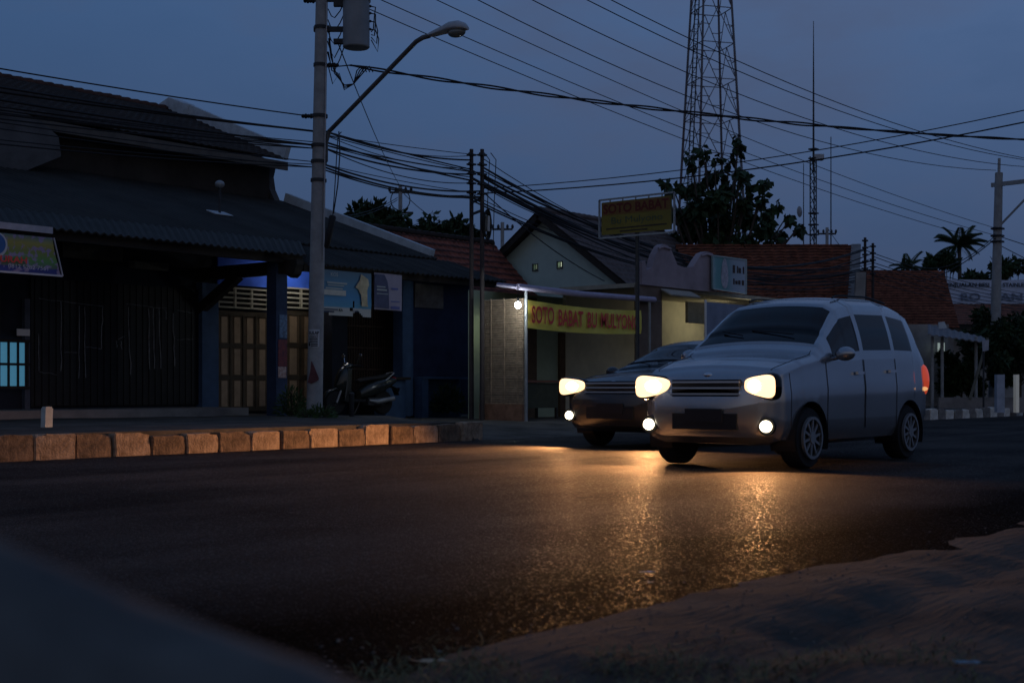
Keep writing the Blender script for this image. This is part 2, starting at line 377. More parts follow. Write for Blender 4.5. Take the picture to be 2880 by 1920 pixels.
# kerb blocks
KP = mat('pale_kerb_paint', (0.46, 0.34, 0.24), 0.9, 0.35, 9, 0.9, 34, col2=(0.17, 0.115, 0.075))
KW = mat('white_kerb_paint', (0.85, 0.80, 0.72), 0.85, 0.3, 9, 0.6, 34, col2=(0.5, 0.45, 0.38))
KB = mat('black_kerb_paint', (0.30, 0.27, 0.24), 0.85, 0.3, 9, 0.6, 34, col2=(0.12, 0.1, 0.09))
KD = mat('dark_kerb_paint', (0.25, 0.175, 0.12), 0.9, 0.4, 9, 0.9, 34, col2=(0.07, 0.05, 0.036))
ORD = ['first', 'second', 'third', 'fourth', 'fifth', 'sixth', 'seventh', 'eighth', 'ninth', 'tenth', 'eleventh', 'twelfth', 'thirteenth', 'fourteenth', 'fifteenth', 'sixteenth', 'seventeenth', 'eighteenth', 'nineteenth', 'twentieth']
def kerb_block(x0, x1, pale, lab, grp):
    j = lambda s=0.012: random.uniform(-s, s)
    bm = bmesh.new(); bmesh.ops.create_cube(bm, size=1)
    w = x1 - x0 - random.choice((0.012, 0.02, 0.035)); h = 0.285 + j(0.028)
    for v in bm.verts:
        v.co.x *= w; v.co.y *= 0.16; v.co.z = (v.co.z + 0.5) * h - 0.02
    bmesh.ops.bevel(bm, geom=bm.edges[:], offset=0.013, segments=2, affect='EDGES')
    bmesh.ops.subdivide_edges(bm, edges=[e for e in bm.edges if e.calc_length() > 0.1], cuts=3, use_grid_fill=True)
    sd = random.random() * 99; chip = random.choice((-1, 1)) * w / 2; ca = random.uniform(0.02, 0.07)
    for v in bm.verts:
        if abs(v.co.x - chip) < 0.1 and v.co.z > h * .6: v.co.z -= ca * random.random(); v.co.y += 0.03 * random.random()
    for v in bm.verts:
        v.co += Vector((0.012 * nz(v.co.y + sd, v.co.z, 7), 0.016 * nz(v.co.x + sd, v.co.z, 6, 2), 0.012 * nz(v.co.x, v.co.z + sd, 6, 3)))
    me = bpy.data.meshes.new('kerb_block'); bm.to_mesh(me); bm.free()
    for p in me.polygons: p.use_smooth = True
    me.set_sharp_from_angle(angle=R(50)); me.materials.append((KP if pale else KD) if 'shops' in grp else (KW if pale else KB))
    o = bpy.data.objects.new('kerb_block', me); COL.objects.link(o)
    o.location = ((x0 + x1) / 2, 13.78 + j(0.015), j(0.01)); o.rotation_euler = (R(j(1.2)) * 2, R(j(1)), R(j(1.6)))
    tag(o, lab, 'kerb block', grp)
e1 = gx(1358, 13.7)
for k in range(19):
    pale = k % 2 == 0
    kerb_block(e1 - 0.52 * (k + 1), e1 - 0.52 * k, pale, '%s worn kerb block, %s along from the open end beside the lane gap' % ('pale' if pale else 'dark', ORD[k]), 'kerb blocks by the shops')
e2 = gx(2440, 13.7)
for k in range(20):
    pale = k % 2 == 1
    kerb_block(e2 + 0.56 * k, e2 + 0.56 * (k + 1), pale, '%s kerb block of the far run behind the silver car, %s from its start' % ('whitish' if pale else 'blackened', ORD[k]), 'kerb blocks of the far run')

# ------------------------------------------------------------------ left building (long dark shop house)
DPL = mat('soot_dark_plaster', (0.085, 0.083, 0.085), 0.9, 0.35, 1.4, 0.25)
WX0, WX1, WY = 6.0, 26.2, 22.5
lb = thing('shop_house', 'long dark shop house with blue walls, layered grey roofs and a tall tiled roof above', 'building', (16, 24, 0.25))
mb = MB()
mb.span((WX0, WY, 0.2), (23.9, WY + 0.2, 3.95))
mb.span((WX0, WY, 0.2), (WX0 + .2, 36, 4))
mb.build('wall', BLUEW, lb)
# raised step
m2 = MB(); m2.span((9, 20.9, 0.2), (gx(690, 21), WY - 0.01, 0.44)); m2.build('step', mat('step_concrete', (0.2, 0.19, 0.18), 0.9, 0.25, 2, 0.2), lb)
# gable end wall with the concave sweep under the upper eave
gxr = 23.72
prof = [(34.5, 0.2), (22.5, 0.2), (22.5, 4.05), (26.9, 5.6), (27.35, 5.82), (27.55, 6.15), (27.62, 6.5), (27.5, 6.85), (32, 8.72), (36.4, 6.85), (36.4, 0.2)]
m2 = MB(); m2.prism([(gxr - 0.2, y, z) for y, z in prof[1:]], (0.2, 0, 0)); m2.build('gable_wall', DPL, lb)
m2 = MB(); m2.span((12, 27.55, 5.5), (gxr - 0.21, 27.75, 6.95)); m2.build('clerestory_wall', mat('stained_brown_wall', (0.035, 0.028, 0.023), 0.9, 0.4, 1.2, 0.2), lb)
m2 = MB(); m2.bar((14, 27.02, 6.72), (gxr - 0.05, 27.02, 6.72), 0.06, 0.22); m2.build('fascia_board', mat('old_cream_board', (0.10, 0.088, 0.078), 0.85, 0.25, 2), lb)
def tilefn(row, colw, a1, a2):
    return lambda a, b: a1 * (1 - ((b / row) % 1.0)) + a2 * abs(math.sin(math.pi * a / colw))
def corr(w, a): return lambda x, y: a * math.sin(2 * math.pi * x / w)
m2 = MB(); m2.sheet((2, 27.0, 6.85), (gxr - 0.02, 27.0, 6.85), (gxr - 0.02, 32, 8.85), (2, 32, 8.85), 190, 54, tilefn(0.3, 0.24, 0.05, 0.03))
m2.sheet((2, 37, 6.85), (gxr - 0.02, 37, 6.85), (gxr - 0.02, 32, 8.84), (2, 32, 8.84), 20, 4)
m2.build('upper_roof', ROOFD, lb)
m2 = MB()
for i in range(72):
    x = 2.1 + i * 0.3
    if x > gxr - 0.3: break
    m2.lathe([(0.10, -0.17), (0.135, 0.15)], (x + 0.15, 32, 8.86 + 0.02 * nz(x, 0, 1)), 'X', 8)
m2.build('ridge_tiles', mat('old_ridge_tile', (0.075, 0.035, 0.025), 0.9, 0.4, 3), lb)
m2 = MB(); m2.bar((gxr + 0.06, 27.15, 7.10), (gxr + 0.06, 31.9, 9.02), 0.16, 0.34); m2.bar((gxr + 0.06, 37, 7.0), (gxr + 0.06, 32.1, 9.0), 0.16, 0.3); m2.build('barge_board', BARGE, lb)
m2 = MB(); m2.prism([(gxr - 0.25, 31.3, 8.62), (gxr - .25, 31.25, 8.95), (gxr - .25, 31.9, 9.2), (gxr - .25, 32.6, 9.0), (gxr - .25, 32.6, 8.6)], (0.42, 0, 0)); m2.build('ridge_cap', BARGE, lb)
# lower main roof
m2 = MB(); m2.sheet((2, 21.9, 3.98), (gxr + 0.25, 21.9, 3.98), (gxr + 0.1, 27.45, 5.86), (2, 27.45, 5.86), 560, 6, corr(0.16, 0.018)); m2.build('lower_roof', ROOFG, lb)
m2 = MB(); m2.bar((gxr + 0.28, 22.1, 4.09), (gxr + 0.16, 27.3, 5.93), 0.14, 0.26); m2.build('barge_board', BARGE, lb)
# veranda roofs
m2 = MB(); m2.sheet((2, 19.55, 3.45), (gx(862, 19.55), 19.55, 3.42), (gx(850, 21.9), 21.95, 4.02), (2, 21.95, 4.02), 420, 4, corr(0.16, 0.02)); m2.build('veranda_roof', ROOFG, lb)
m2 = MB(); xr = gx(1425, 20.3)
m2.sheet((gx(800, 20.3), 20.3, 3.36), (xr, 20.3, 3.38), (xr - 0.2, 22.0, 3.96), (gx(800, 20.3), 22.0, 3.96), 230, 4, corr(0.16, 0.018)); m2.build('veranda_roof', ROOFG, lb)
m2 = MB(); m2.bar((2, 19.8, 3.36), (gx(845, 19.8), 19.8, 3.33), 0.1, 0.16); m2.bar((gx(850, 20.5), 20.5, 3.28), (xr - 0.2, 20.5, 3.3), 0.1, 0.14); m2.build('eave_beam', WOODD, lb)
# timber frame: post, cross beam with carved end, brace
px = 17.3
post = MB(); post.box((px, 20.05, 1.8), (0.28, 0.28, 3.2)); po = post.build('veranda_post', mat('blue_black_post', (0.03, 0.05, 0.10), 0.7, 0.3, 3), lb)
m2 = MB(); m2.prism([(px - 0.09, 22.5, 3.05), (px - 0.09, 19.75, 3.05), (px - 0.09, 19.55, 2.95), (px - 0.09, 19.45, 3.02), (px - 0.09, 19.38, 3.2), (px - 0.09, 19.38, 3.3), (px - 0.09, 22.5, 3.3)], (0.18, 0, 0)); m2.build('cross_beam', WOODD, lb)
m2 = MB(); m2.bar((px, 22.45, 2.45), (px, 21.2, 3.1), 0.14, 0.2); m2.build('brace', WOODD, lb)
m2 = MB(); m2.box((px + 0.15, WY - 0.10, 1.7), (0.42, 0.2, 2.6)); m2.build('pilaster', BLUEL, lb)
def wrect(u0, u1, v0, v1, Y):
    a, b = gx(u0, Y), gx(u1, Y); m = (a + b) / 2
    return a, b, gz(v1, m, Y), gz(v0, m, Y)
def panel(mb, u0, u1, v0, v1, Y, t=0.03):
    a, b, z0, z1 = wrect(u0, u1, v0, v1, Y); mb.span((a, Y, z0), (b, Y + t, z1)); return a, b, z0, z1
# pale upper wall lit by the tube, transom grilles, folding doors
m2 = MB(); a, b_, z0, z1 = panel(m2, 612, 960, 725, 812, WY - 0.05); m2.build('upper_wall_panel', PALEB, lb)
for (u0, u1) in ((612, 752), (800, 890)):
    a, b_, z0, z1 = wrect(u0, u1, 812, 866, WY - 0.09)
    g = MB()
    for i in range(5):
        z = z0 + (z1 - z0) * i / 4; g.box(((a + b_) / 2, WY - 0.09, z), (b_ - a, 0.05, 0.035))
    nn = 3 if u0 < 700 else 2
    for i in range(nn + 1):
        x = a + (b_ - a) * i / nn; g.box((x, WY - 0.10, (z0 + z1) / 2), (0.05, 0.05, z1 - z0))
    back = MB(); back.span((a, WY - 0.055, z0), (b_, WY - 0.03, z1)); vg = g.build('transom_grille', mat('cream_grille', (0.45, 0.42, 0.34), 0.7, 0.12), lb); back.build('grille_backing', BLACK, vg)
for (u0, u1, nl) in ((610, 752, 4), (800, 965, 4)):
    a, b_, z0, z1 = wrect(u0, u1, 884, 1150, WY - 0.06)
    fr = MB(); fr.span((a, WY - 0.07, z0), (b_, WY - 0.02, z1 + 0.06))
    dr = fr.build('folding_door', WOODB, lb)
    pn = MB(); lw = (b_ - a) / nl
    for i in range(nl):
        for r in range(3):
            hz = (z1 - z0) / 3; zb = z0 + hz * r + 0.06
            pn.span((a + lw * i + lw * 0.29, WY - 0.085, zb), (a + lw * i + lw * 0.76, WY - 0.065, zb + hz - 0.13))
    pn.build('door_panel', WOODP, dr)
    fl = MB()
    for i in range(nl + 1): fl.span((a + lw * i - 0.018, WY - 0.095, z0), (a + lw * i + 0.018, WY - 0.068, z1))
    for i in range(4):
        zz = z0 + (z1 - z0) * i / 3; fl.span((a + .02, WY - 0.088, zz - 0.045), (b_ - .02, WY - 0.0705, zz + 0.045))
    fl.build('door_rail', mat('door_rail_wood', (0.065, 0.05, 0.034), 0.65, 0.2, 6), dr)
# big black folding metal door with spray paint
a, b_, z0, z1 = wrect(86, 561, 800, 1139, WY - 0.05)
g = MB(); nsl = 52
for i in range(nsl):
    x = a + (b_ - a) * (i + 0.5) / nsl
    g.box((x, WY - 0.05 - 0.018 * (i % 2), (z0 + z1) / 2), ((b_ - a) / nsl * 0.96, 0.02, z1 - z0))
md = g.build('metal_door', mat('black_metal_door', (0.014, 0.013, 0.013), 0.55, 0.4, 3), lb)
tr = mat('grey_spray_paint', (0.36, 0.37, 0.40), 0.8, 0.35, 9)
g = MB()
def stroke(u0, v0, u1, v1, w=0.028):
    A, B = pt(u0, v0, WY - 0.085), pt(u1, v1, WY - 0.085); k = 6
    pts = [A.lerp(B, i / k) + Vector((random.uniform(-1, 1) * 0.012, 0, random.uniform(-1, 1) * 0.012)) for i in range(k + 1)]
    for i in range(k): g.bar(pts[i], pts[i + 1], 0.004, w * random.uniform(0.5, 1.1), up=(0, 1, 0)) if False else g.bar(pts[i], pts[i + 1], 0.004, w * random.uniform(0.55, 1.1), up=(0, -1, 0.01))
for s_ in ((108, 840, 290, 860), (172, 848, 172, 1045), (109, 940, 109, 1045), (109, 1045, 158, 1052), (222, 858, 222, 1062), (238, 862, 240, 1062), (290, 862, 284, 980), (242, 975, 284, 980), (180, 990, 222, 990),
           (355, 855, 468, 868), (360, 862, 368, 1052), (418, 866, 420, 1038), (432, 868, 434, 1038), (448, 868, 452, 1036), (466, 870, 468, 900), (486, 880, 492, 1030), (500, 955, 540, 955), (500, 873, 540, 880), (330, 955, 350, 945), (328, 960, 330, 978), (340, 960, 342, 980)):
    stroke(*s_)
g.build('spray_marks', tr, md)
# lit barred window at the far left
a, b_, z0, z1 = wrect(-60, 74, 962, 1085, WY - 0.08)
g = MB(); g.span((a, WY - 0.09, z0), (b_, WY - 0.07, z1))
pw = g.build('lit_window', mat('lit_blue_glass', (0.1, 0.3, 0.4), 0.4, 0.15, 1.5, emit=(0.08, 0.29, 0.46), es=0.42), lb)
g = MB()
for i in range(6): x = b_ - (b_ - a) / 5 * i; g.box((x, WY - 0.11, (z0 + z1) / 2), (0.028, 0.05, z1 - z0 + 0.1))
for z in (z0 - .03, (z0 + z1) / 2, z1 + .03): g.box(((a + b_) / 2, WY - 0.115, z), (b_ - a + 0.1, 0.05, 0.045))
g.build('window_frame', WOODD, pw)
g = MB(); panel(g, -80, 0, 800, 940, WY - 0.06); g.build('wood_shutter', WOODB, lb)
# boarded signs in the shade under the eave
for (u0, u1, v0, v1, nm) in ((178, 345, 690, 730, 'sign_board'), (365, 475, 737, 758, 'sign_board')):
    g = MB(); panel(g, u0, u1, v0, v1, WY - 0.3, 0.04); g.build(nm, mat('faded_board', (0.11, 0.105, 0.09), 0.8, 0.3, 3), lb)
g = MB(); panel(g, 70, 85, 840, 1150, WY - 0.1, 0.12); g.build('door_post', mat('grey_blue_post', (0.08, 0.09, 0.12), 0.8), lb)
g = MB(); panel(g, 48, 84, 925, 944, WY - 0.13, 0.02); g.build('paper_notice', WHITE, lb)
# right bay: columns, barred gate, dark blue wall, planter and low wall
RY = 21.6
g = MB(); x0, x1 = gx(925, RY), gx(968, RY); g.span((x0, RY - 0.1, 0.2), (x1, RY + 0.2, 3.4)); g.build('column', BLUEW, lb)
g = MB(); x0, x1 = gx(1128, 21), gx(1158, 21); g.span((x0, 20.95, 0.2), (x1, 21.25, 3.35)); g.build('column', BLUEL, lb)
g = MB(); x0, x1 = gx(1158, 21.1), gx(1322, 21.1); g.span((x0, 21.1, 0.2), (x1, 21.3, 3.3)); g.build('front_wall', mat('deep_blue_wall', (0.03, 0.04, 0.085), 0.85, 0.3, 1.5, 0.15), lb)
a, b_, z0, z1 = wrect(966, 1130, 800, 1098, RY)
g = MB(); g.span((a, RY + 0.16, 0.25), (b_, RY + 0.2, 3.3)); g.build('back_wall', mat('brown_black_wall', (0.022, 0.016, 0.014), 0.85), lb)
g = MB()
for i in range(24): x = a + (b_ - a) * i / 23; g.box((x, RY, (z0 + z1) / 2 - .1), (0.022, 0.022, z1 - z0 + .3))
for i in range(6): g.box(((a + b_) / 2, RY - 0.015, z0 + (z1 - z0) * i / 5), (b_ - a, 0.02, 0.03))
g.build('barred_gate', mat('rusty_bars', (0.05, 0.03, 0.022), 0.7, 0.3, 5), lb)
g = MB(); x0, x1 = gx(1085, 20.6), gx(1140, 20.6); zt = gz(1068, x1, 20.6); g.span((x0, 20.6, 0.15), (x1, 20.95, zt)); lw_ = g.build('low_wall', BLUEL, lb)
g = MB(); g.span((x0 - 0.25, 20.5, zt), (x1 + 0.08, 21.0, zt + 0.06)); g.build('wall_cap', WOODD, lb)
g = MB(); x0, x1 = gx(1188, 20.7), gx(1318, 20.7); zt = gz(1066, x1, 20.7); g.span((x0, 20.7, 0.1), (x0 + 0.2, 21.05, zt)); g.span((x0, 20.95, 0.1), (x1, 21.09, zt)); g.span((x0, 20.68, zt), (x1, 21.095, zt + 0.05)); g.build('planter_wall', BLUEL, lb)
# roof vent
g = MB(); q = pt(618, 600, 24.2); q.z = 3.98 + (24.2 - 21.9) * 0.339
vp = g.tube([(q.x, q.y, q.z), (q.x, q.y, q.z + 0.62)], 0.03).build('vent_pipe', DARKST, lb)
g = MB(); g.ell((q.x, q.y, q.z + 0.68), (0.11, 0.11, 0.09)); g.build('vent_cowl', STEEL, vp)
g = MB(); g.box((q.x, q.y, q.z + 0.03), (0.5, 0.35, 0.02), Euler((R(18.7), 0, 0)).to_matrix()); g.build('vent_flashing', BARGE, vp)
# parapet piece on the upper left
A = [pt(-120, 292, 26.6), pt(30, 305, 26.6), pt(110, 335, 26.6), pt(165, 385, 26.6), pt(172, 440, 26.6), pt(-120, 560, 26.6)]
g = MB(); g.prism(A, (0, 0.18, 0)); g.build('side_parapet', DPL, lb)
# tube lamp under the veranda that washes the pale wall
tp = Vector((gx(845, 21.9), 21.75, 3.42))
tl = thing('tube_lamp', 'lit fluorescent tube under the veranda roof above the pale blue wall', 'lamp', tp)
g = MB(); g.tube([tp + Vector((-0.3, 0, 0)), tp + Vector((0.3, 0, 0))], 0.02); g.build('lit_tube', mat('tube_glow', (0.8, 0.8, 0.8), 0.5, 0, emit=(1.0, 0.96, 0.9), es=48), tl)
g = MB(); g.box(tp + Vector((0, 0, 0.05)), (0.66, 0.07, 0.05)); g.build('lamp_fitting', WHITE, tl)

# pillar stickers
stk = thing('pasted_stickers', 'patch of torn red and white stickers pasted on the dark veranda post', 'stickers', (px, 19.9, 1.0))
g = MB(); a, b_ = px - 0.1, px + 0.125
g.span((a, 19.895, gz(1030, px, 19.9)), (b_, 19.905, gz(955, px, 19.9))); g.build('red_sticker', mat('red_print', (0.25, 0.05, 0.05), 0.6, 0.6, 14, col2=(0.08, 0.03, 0.05)), stk)
g = MB(); g.span((a, 19.894, gz(1062, px, 19.9)), (b_ - .02, 19.904, gz(1031, px, 19.9))); g.build('white_sticker', mat('white_print', (0.6, 0.5, 0.45), 0.6, 0.5, 16, col2=(0.25, 0.08, 0.06)), stk)
g = MB(); g.span((a + .03, 19.894, gz(950, px, 19.9)), (b_, 19.904, gz(885, px, 19.9))); g.build('blue_sticker', mat('blue_print', (0.18, 0.3, 0.45), 0.6, 0.5, 16, col2=(0.06, 0.08, 0.13)), stk)

# ------------------------------------------------------------------ banners and posters on the left building
def cloth(u0, u1, v0, v1, Y, drift=0.0, nx=18, nzs=12, rip=0.02, sag=0.02, seed=0, extra=0.0):
    a, b, z0, z1 = wrect(u0, u1, v0, v1, Y); g = MB()
    for j in range(nzs + 1):
        for i in range(nx + 1):
            s, t = i / nx, j / nzs
            x = a + (b - a) * s + extra * (1 - t) ** 1.5 * s; z = z0 + (z1 - z0) * t - sag * 4 * s * (1 - s) * t
            y = Y + rip * math.sin(s * 9 + seed + 2 * t) * (1 - 0.7 * t) + rip * nz(s * 5, t * 5, 1, seed) + drift * (1 - t)
            g.v.append((x, y, z))
    w = nx + 1
    for j in range(nzs):
        for i in range(nx): k = j * w + i; g.f.append((k, k + 1, k + w + 1, k + w))
    return g, (a, b, z0, z1)
BY = 19.45
g, (a, b_, z0, z1) = cloth(-150, 148, 655, 764, BY, 0, extra=0.16, rip=0.015, sag=0.0)
hz_ = z1 - z0
bm_ = band_mat('printed_banner', [(0.0, (0.03, 0.05, 0.26)), (0.17, (0.03, 0.05, 0.26)), (0.18, (0.10, 0.14, 0.14)), (0.35, (0.10, 0.30, 0.08)), (0.6, (0.22, 0.27, 0.07)), (0.8, (0.36, 0.33, 0.08)), (1.0, (0.12, 0.22, 0.20))], 'Z', 0, hz_, 0.10, 4, streak=(0.30, 0.25, 0.42))
ban = g.build('hanging_banner', bm_, smooth='all')
tag(ban, 'colourful printed shop banner with a phone number hanging under the dark eave', 'banner')
def bx_(u): return gx(u, BY)
g = MB(); g.bar((a, BY - 0.03, z0), (b_ + 0.16, BY - 0.03, z0), 0.01, 0.03); g.bar((b_ + 0.165, BY - 0.03, z0), (b_ + 0.01, BY - 0.02, z1), 0.01, 0.03, up=(0, 1, 0)); g.build('banner_border', mat('banner_white', (0.55, 0.55, 0.6), 0.6, 0.1), ban)
text('0812 5282 7561', 0.092, mat('pale_letter', (0.5, 0.52, 0.6), 0.6, 0), ban, (bx_(19), BY - 0.045, gz(756, bx_(60), BY)), width=bx_(131) - bx_(19), name='phone_number')
text('MURAH', 0.14, RED, ban, (bx_(-26), BY - 0.045, gz(739, bx_(40), BY)), width=bx_(72) - bx_(-26), bold=0.03)
g = MB(); c = pt(-12, 687, BY - 0.04); g.lathe([(0.2, 0), (0.2, 0.004)], (c.x, c.y, c.z), 'Y', 28); g.build('round_logo', mat('logo_rim', (0.5, 0.55, 0.6), 0.6, 0), ban)
g = MB(); g.lathe([(0.165, 0), (0.165, 0.004)], (c.x, c.y - 0.006, c.z + .01), 'Y', 28); g.build('logo_face', mat('logo_blue', (0.04, 0.13, 0.36), 0.6, 0.1), ban)
g = MB(); a2, b2_, z02, z12 = wrect(-200, 146, 622, 641, BY - 0.02); g.span((a2, BY - 0.05, z02), (b2_, BY - 0.02, z12))
tag(g.build('eave_sheet', mat('dull_white_sheet', (0.42, 0.42, 0.48), 0.7, 0.15), None), 'dull white plastic strip fixed along the eave over the printed banner', 'strip')

# blue torn banner
BY2 = 20.35
g, (a, b_, z0, z1) = cloth(880, 1044, 762, 888, BY2, 0, rip=0.012, sag=0.0, nx=34, nzs=26)
# torn lower edge and a hole
keep = []
for f in g.f:
    cx = sum(g.v[i][0] for i in f) / 4; cz = sum(g.v[i][2] for i in f) / 4
    s = (cx - a) / (b_ - a); t = (cz - z0) / (z1 - z0)
    bite = 0.13 * max(0, math.sin((s - 0.66) * 16)) if 0.66 < s < 0.87 else (0.08 if 0.08 < s < 0.27 else 0)
    if t < bite or (0.63 < s < 0.69 and 0.10 < t < 0.2) or (0.675 < s < 0.70 and 0.2 < t < 0.36) or (0.82 < s < .87 and .28 < t < .36): continue
    keep.append(f)
g.f = keep
tb = g.build('torn_banner', band_mat('blue_banner_print', [(0, (0.42, 0.43, 0.42)), (0.17, (0.42, 0.43, 0.42)), (0.2, (0.08, 0.28, 0.45)), (0.42, (0.06, 0.23, 0.45)), (0.7, (0.08, 0.22, 0.36)), (1, (0.10, 0.17, 0.24))], 'Z', 0, z1 - z0, 0.05, 5), smooth='all')
tag(tb, 'torn light blue banner with a white lower edge hanging beside the concrete pole', 'banner')
bx2 = lambda u: gx(u, BY2 - 0.035); bz2 = lambda v, u=960: gz(v, gx(u, BY2), BY2)
g = MB(); P_ = [(1016, 772), (1036, 785), (1038, 800), (1033, 815), (1034, 855), (1036, 862), (1018, 862), (1016, 830), (1008, 815), (1000, 810), (1012, 790)]
g.prism([(bx2(u), BY2 - 0.035, bz2(v, 1020)) for u, v in P_], (0, 0.004, 0)); g.build('peeled_patch', mat('peeled_cream', (0.48, 0.42, 0.28), 0.7, 0.25, 8), tb)
g = MB(); g.span((bx2(912), BY2 - 0.036, bz2(832)), (bx2(973), BY2 - 0.032, bz2(817))); g.build('white_strip', mat('strip_white', (0.5, 0.5, 0.46), 0.7, 0.1), tb)
IB = mat('banner_dark_ink', (0.03, 0.05, 0.10), 0.7, 0); IW = mat('banner_pale_ink', (0.38, 0.42, 0.42), 0.7, 0)
text('KA', 0.085, INK, tb, (bx2(953), BY2 - 0.04, bz2(876)), bold=0.03)
text('TAMI', 0.075, IB, tb, (bx2(992), BY2 - 0.04, bz2(877)), bold=0.01)
text('KOS', 0.11, IW, tb, (bx2(930), BY2 - 0.04, bz2(779)), bold=0.01)
for (u0, u1, v, h) in ((920, 976, 795, 5), (922, 968, 803, 3), (916, 964, 811, 4), (908, 950, 870, 3), (910, 940, 876, 4)):
    g = MB(); g.span((bx2(u0), BY2 - 0.037, bz2(v + h)), (bx2(u1), BY2 - 0.033, bz2(v))); g.build('text_line', IW if v < 860 else IB, tb)
# mauve poster beside it
g, (a, b_, z0, z1) = cloth(1052, 1130, 770, 872, BY2, 0, rip=0.006, sag=0)
ps = g.build('poster', mat('mauve_paper', (0.30, 0.28, 0.38), 0.6, 0.12, 3), smooth='all'); tag(ps, 'grey mauve printed poster with a dark curved panel beside the torn blue banner', 'poster')
g = MB(); P_ = [(1055, 773), (1082, 773), (1090, 790), (1094, 815), (1095, 868), (1053, 866)]
g.prism([(bx2(u), BY2 - 0.03, bz2(v, 1080)) for u, v in P_], (0, 0.004, 0)); g.build('dark_panel', mat('poster_navy', (0.07, 0.08, 0.15), 0.6, 0.2), ps)
for (u0, u1, v, h) in ((1060, 1084, 806, 3), (1060, 1088, 814, 4), (1060, 1092, 826, 2), (1102, 1120, 808, 5), (1100, 1124, 845, 3), (1100, 1124, 860, 8)):
    g = MB(); g.span((bx2(u0), BY2 - 0.036, bz2(v + h, 1080)), (bx2(u1), BY2 - 0.032, bz2(v, 1080))); g.build('text_line', IW if u0 < 1095 else mat('poster_blue', (0.10, 0.12, 0.33), 0.6, 0), ps)
# pale notice board on deep blue wall
g = MB(); a, b_, z0, z1 = wrect(1168, 1248, 800, 866, 21.05); g.span((a, 21.06, z0), (b_, 21.085, z1))
tag(g.build('notice_board', mat('faded_notice', (0.26, 0.25, 0.24), 0.8, 0.45, 2.5, col2=(0.10, 0.08, 0.07))), 'faded pale notice board on the deep blue wall under the eave', 'notice')

# ------------------------------------------------------------------ red tiled house
rh = thing('tiled_house', 'low house with a steep red clay tile roof beside the green gable house', 'house', (30, 27.7, 0.2))
g = MB(); g.sheet((26.2, 24.4, 2.25), (32.95, 24.4, 2.25), (32.95, 27.7, 5.5), (26.2, 27.7, 5.5), 170, 64, tilefn(0.29, 0.22, 0.045, 0.03))
g.sheet((26.2, 31.0, 2.25), (32.95, 31.0, 2.25), (32.95, 27.72, 5.48), (26.2, 27.72, 5.48), 10, 4); g.build('roof', ROOFR, rh)
g = MB()
for i in range(22): g.lathe([(0.11, -0.18), (0.14, 0.16)], (26.35 + i * 0.305, 27.7, 5.5), 'X', 8)
g.build('ridge_tiles', ROOFD, rh)
g = MB(); g.span((26.4, 24.9, 0.1), (32.8, 30.5, 2.6)); g.build('wall', PLASTER, rh)
g = MB(); g.prism([(26.5, 25, 2.6), (26.5, 30.4, 2.6), (26.5, 27.7, 5.3)], (0.15, 0, 0)); g.prism([(32.7, 25, 2.6), (32.7, 30.4, 2.6), (32.7, 27.7, 5.3)], (0.15, 0, 0)); g.build('gable_wall', PLASTER, rh)

# ------------------------------------------------------------------ green gable house
gh = thing('gable_house', 'pale green house whose gable end has two small lit vents', 'house', (36.5, 25.9, 0.2))
GXL = 33.45
g = MB()
hole = []
for (u, v) in ((1506, 752), (1575, 745)):
    t = (u - 1440) / F; Yh = GXL * (ST - t * CT) / (CT + t * ST); hole.append((Yh, gz(v, GXL, Yh)))
# wall as strips around the two vent openings
hs = 0.10
def roofz(y): return 6.22 - abs(y - 25.9) * 0.69
ycuts = sorted([22.6, 29.2, 25.9] + [h[0] + s * hs for h in hole for s in (-1, 1)])
for i in range(len(ycuts) - 1):
    y0, y1 = ycuts[i], ycuts[i + 1]; ym = (y0 + y1) / 2
    hh = [h for h in hole if abs(h[0] - ym) < hs]
    segs = [(0.1, None)] if not hh else [(0.1, hh[0][1] - hs), (hh[0][1] + hs, None)]
    for zb, zt in segs:
        A = [(GXL, y0, zb), (GXL, y1, zb), (GXL, y1, zt if zt else roofz(y1)), (GXL, y0, zt if zt else roofz(y0))]
        g.prism(A, (0.15, 0, 0))
g.span((GXL + 0.16, 22.6, 0.1), (40, 22.8, 3.9)); g.span((GXL + .16, 29, 0.1), (40, 29.2, 3.9)); g.build('wall', GREENW, gh)
g = MB()
vm = mat('lit_vent', (0.5, 0.5, 0.4), 0.6, 0, emit=(0.75, 0.85, 0.6), es=0.8)
for k, (yy, zz) in enumerate(hole):
    f = MB()
    for s in (-1, 1): f.box((GXL - 0.01, yy + s * hs, zz), (0.05, 0.025, 2 * hs + .05)); f.box((GXL - 0.012, yy, zz + s * hs), (0.05, 2 * hs, 0.025))
    f.box((GXL + .02, yy, zz), (0.03, 0.02, 2 * hs))
    vf = f.build('vent', mat('vent_frame', (0.12, 0.13, 0.12), 0.8), gh)
    q = MB(); q.box((GXL + 0.12, yy + (0.03 if k else 0.05), zz + 0.03), (0.02, 2 * hs * (0.5 if k else 0.6), 2 * hs * .7)); q.build('lit_pane', vm if k else mat('lit_vent_dim', (0.5, 0.5, 0.4), 0.6, 0, emit=(0.6, 0.75, 0.5), es=0.22), vf)
g = MB(); g.sheet((GXL - 0.45, 22.0, 3.55), (40.3, 22.0, 3.55), (40.3, 25.9, 6.42), (GXL - 0.45, 25.9, 6.42), 120, 48, tilefn(0.3, 0.24, 0.05, 0.03))
g.sheet((GXL - 0.45, 29.8, 3.55), (40.3, 29.8, 3.55), (40.3, 25.9, 6.4), (GXL - 0.45, 25.9, 6.4), 10, 4); g.build('roof', ROOFV, gh)
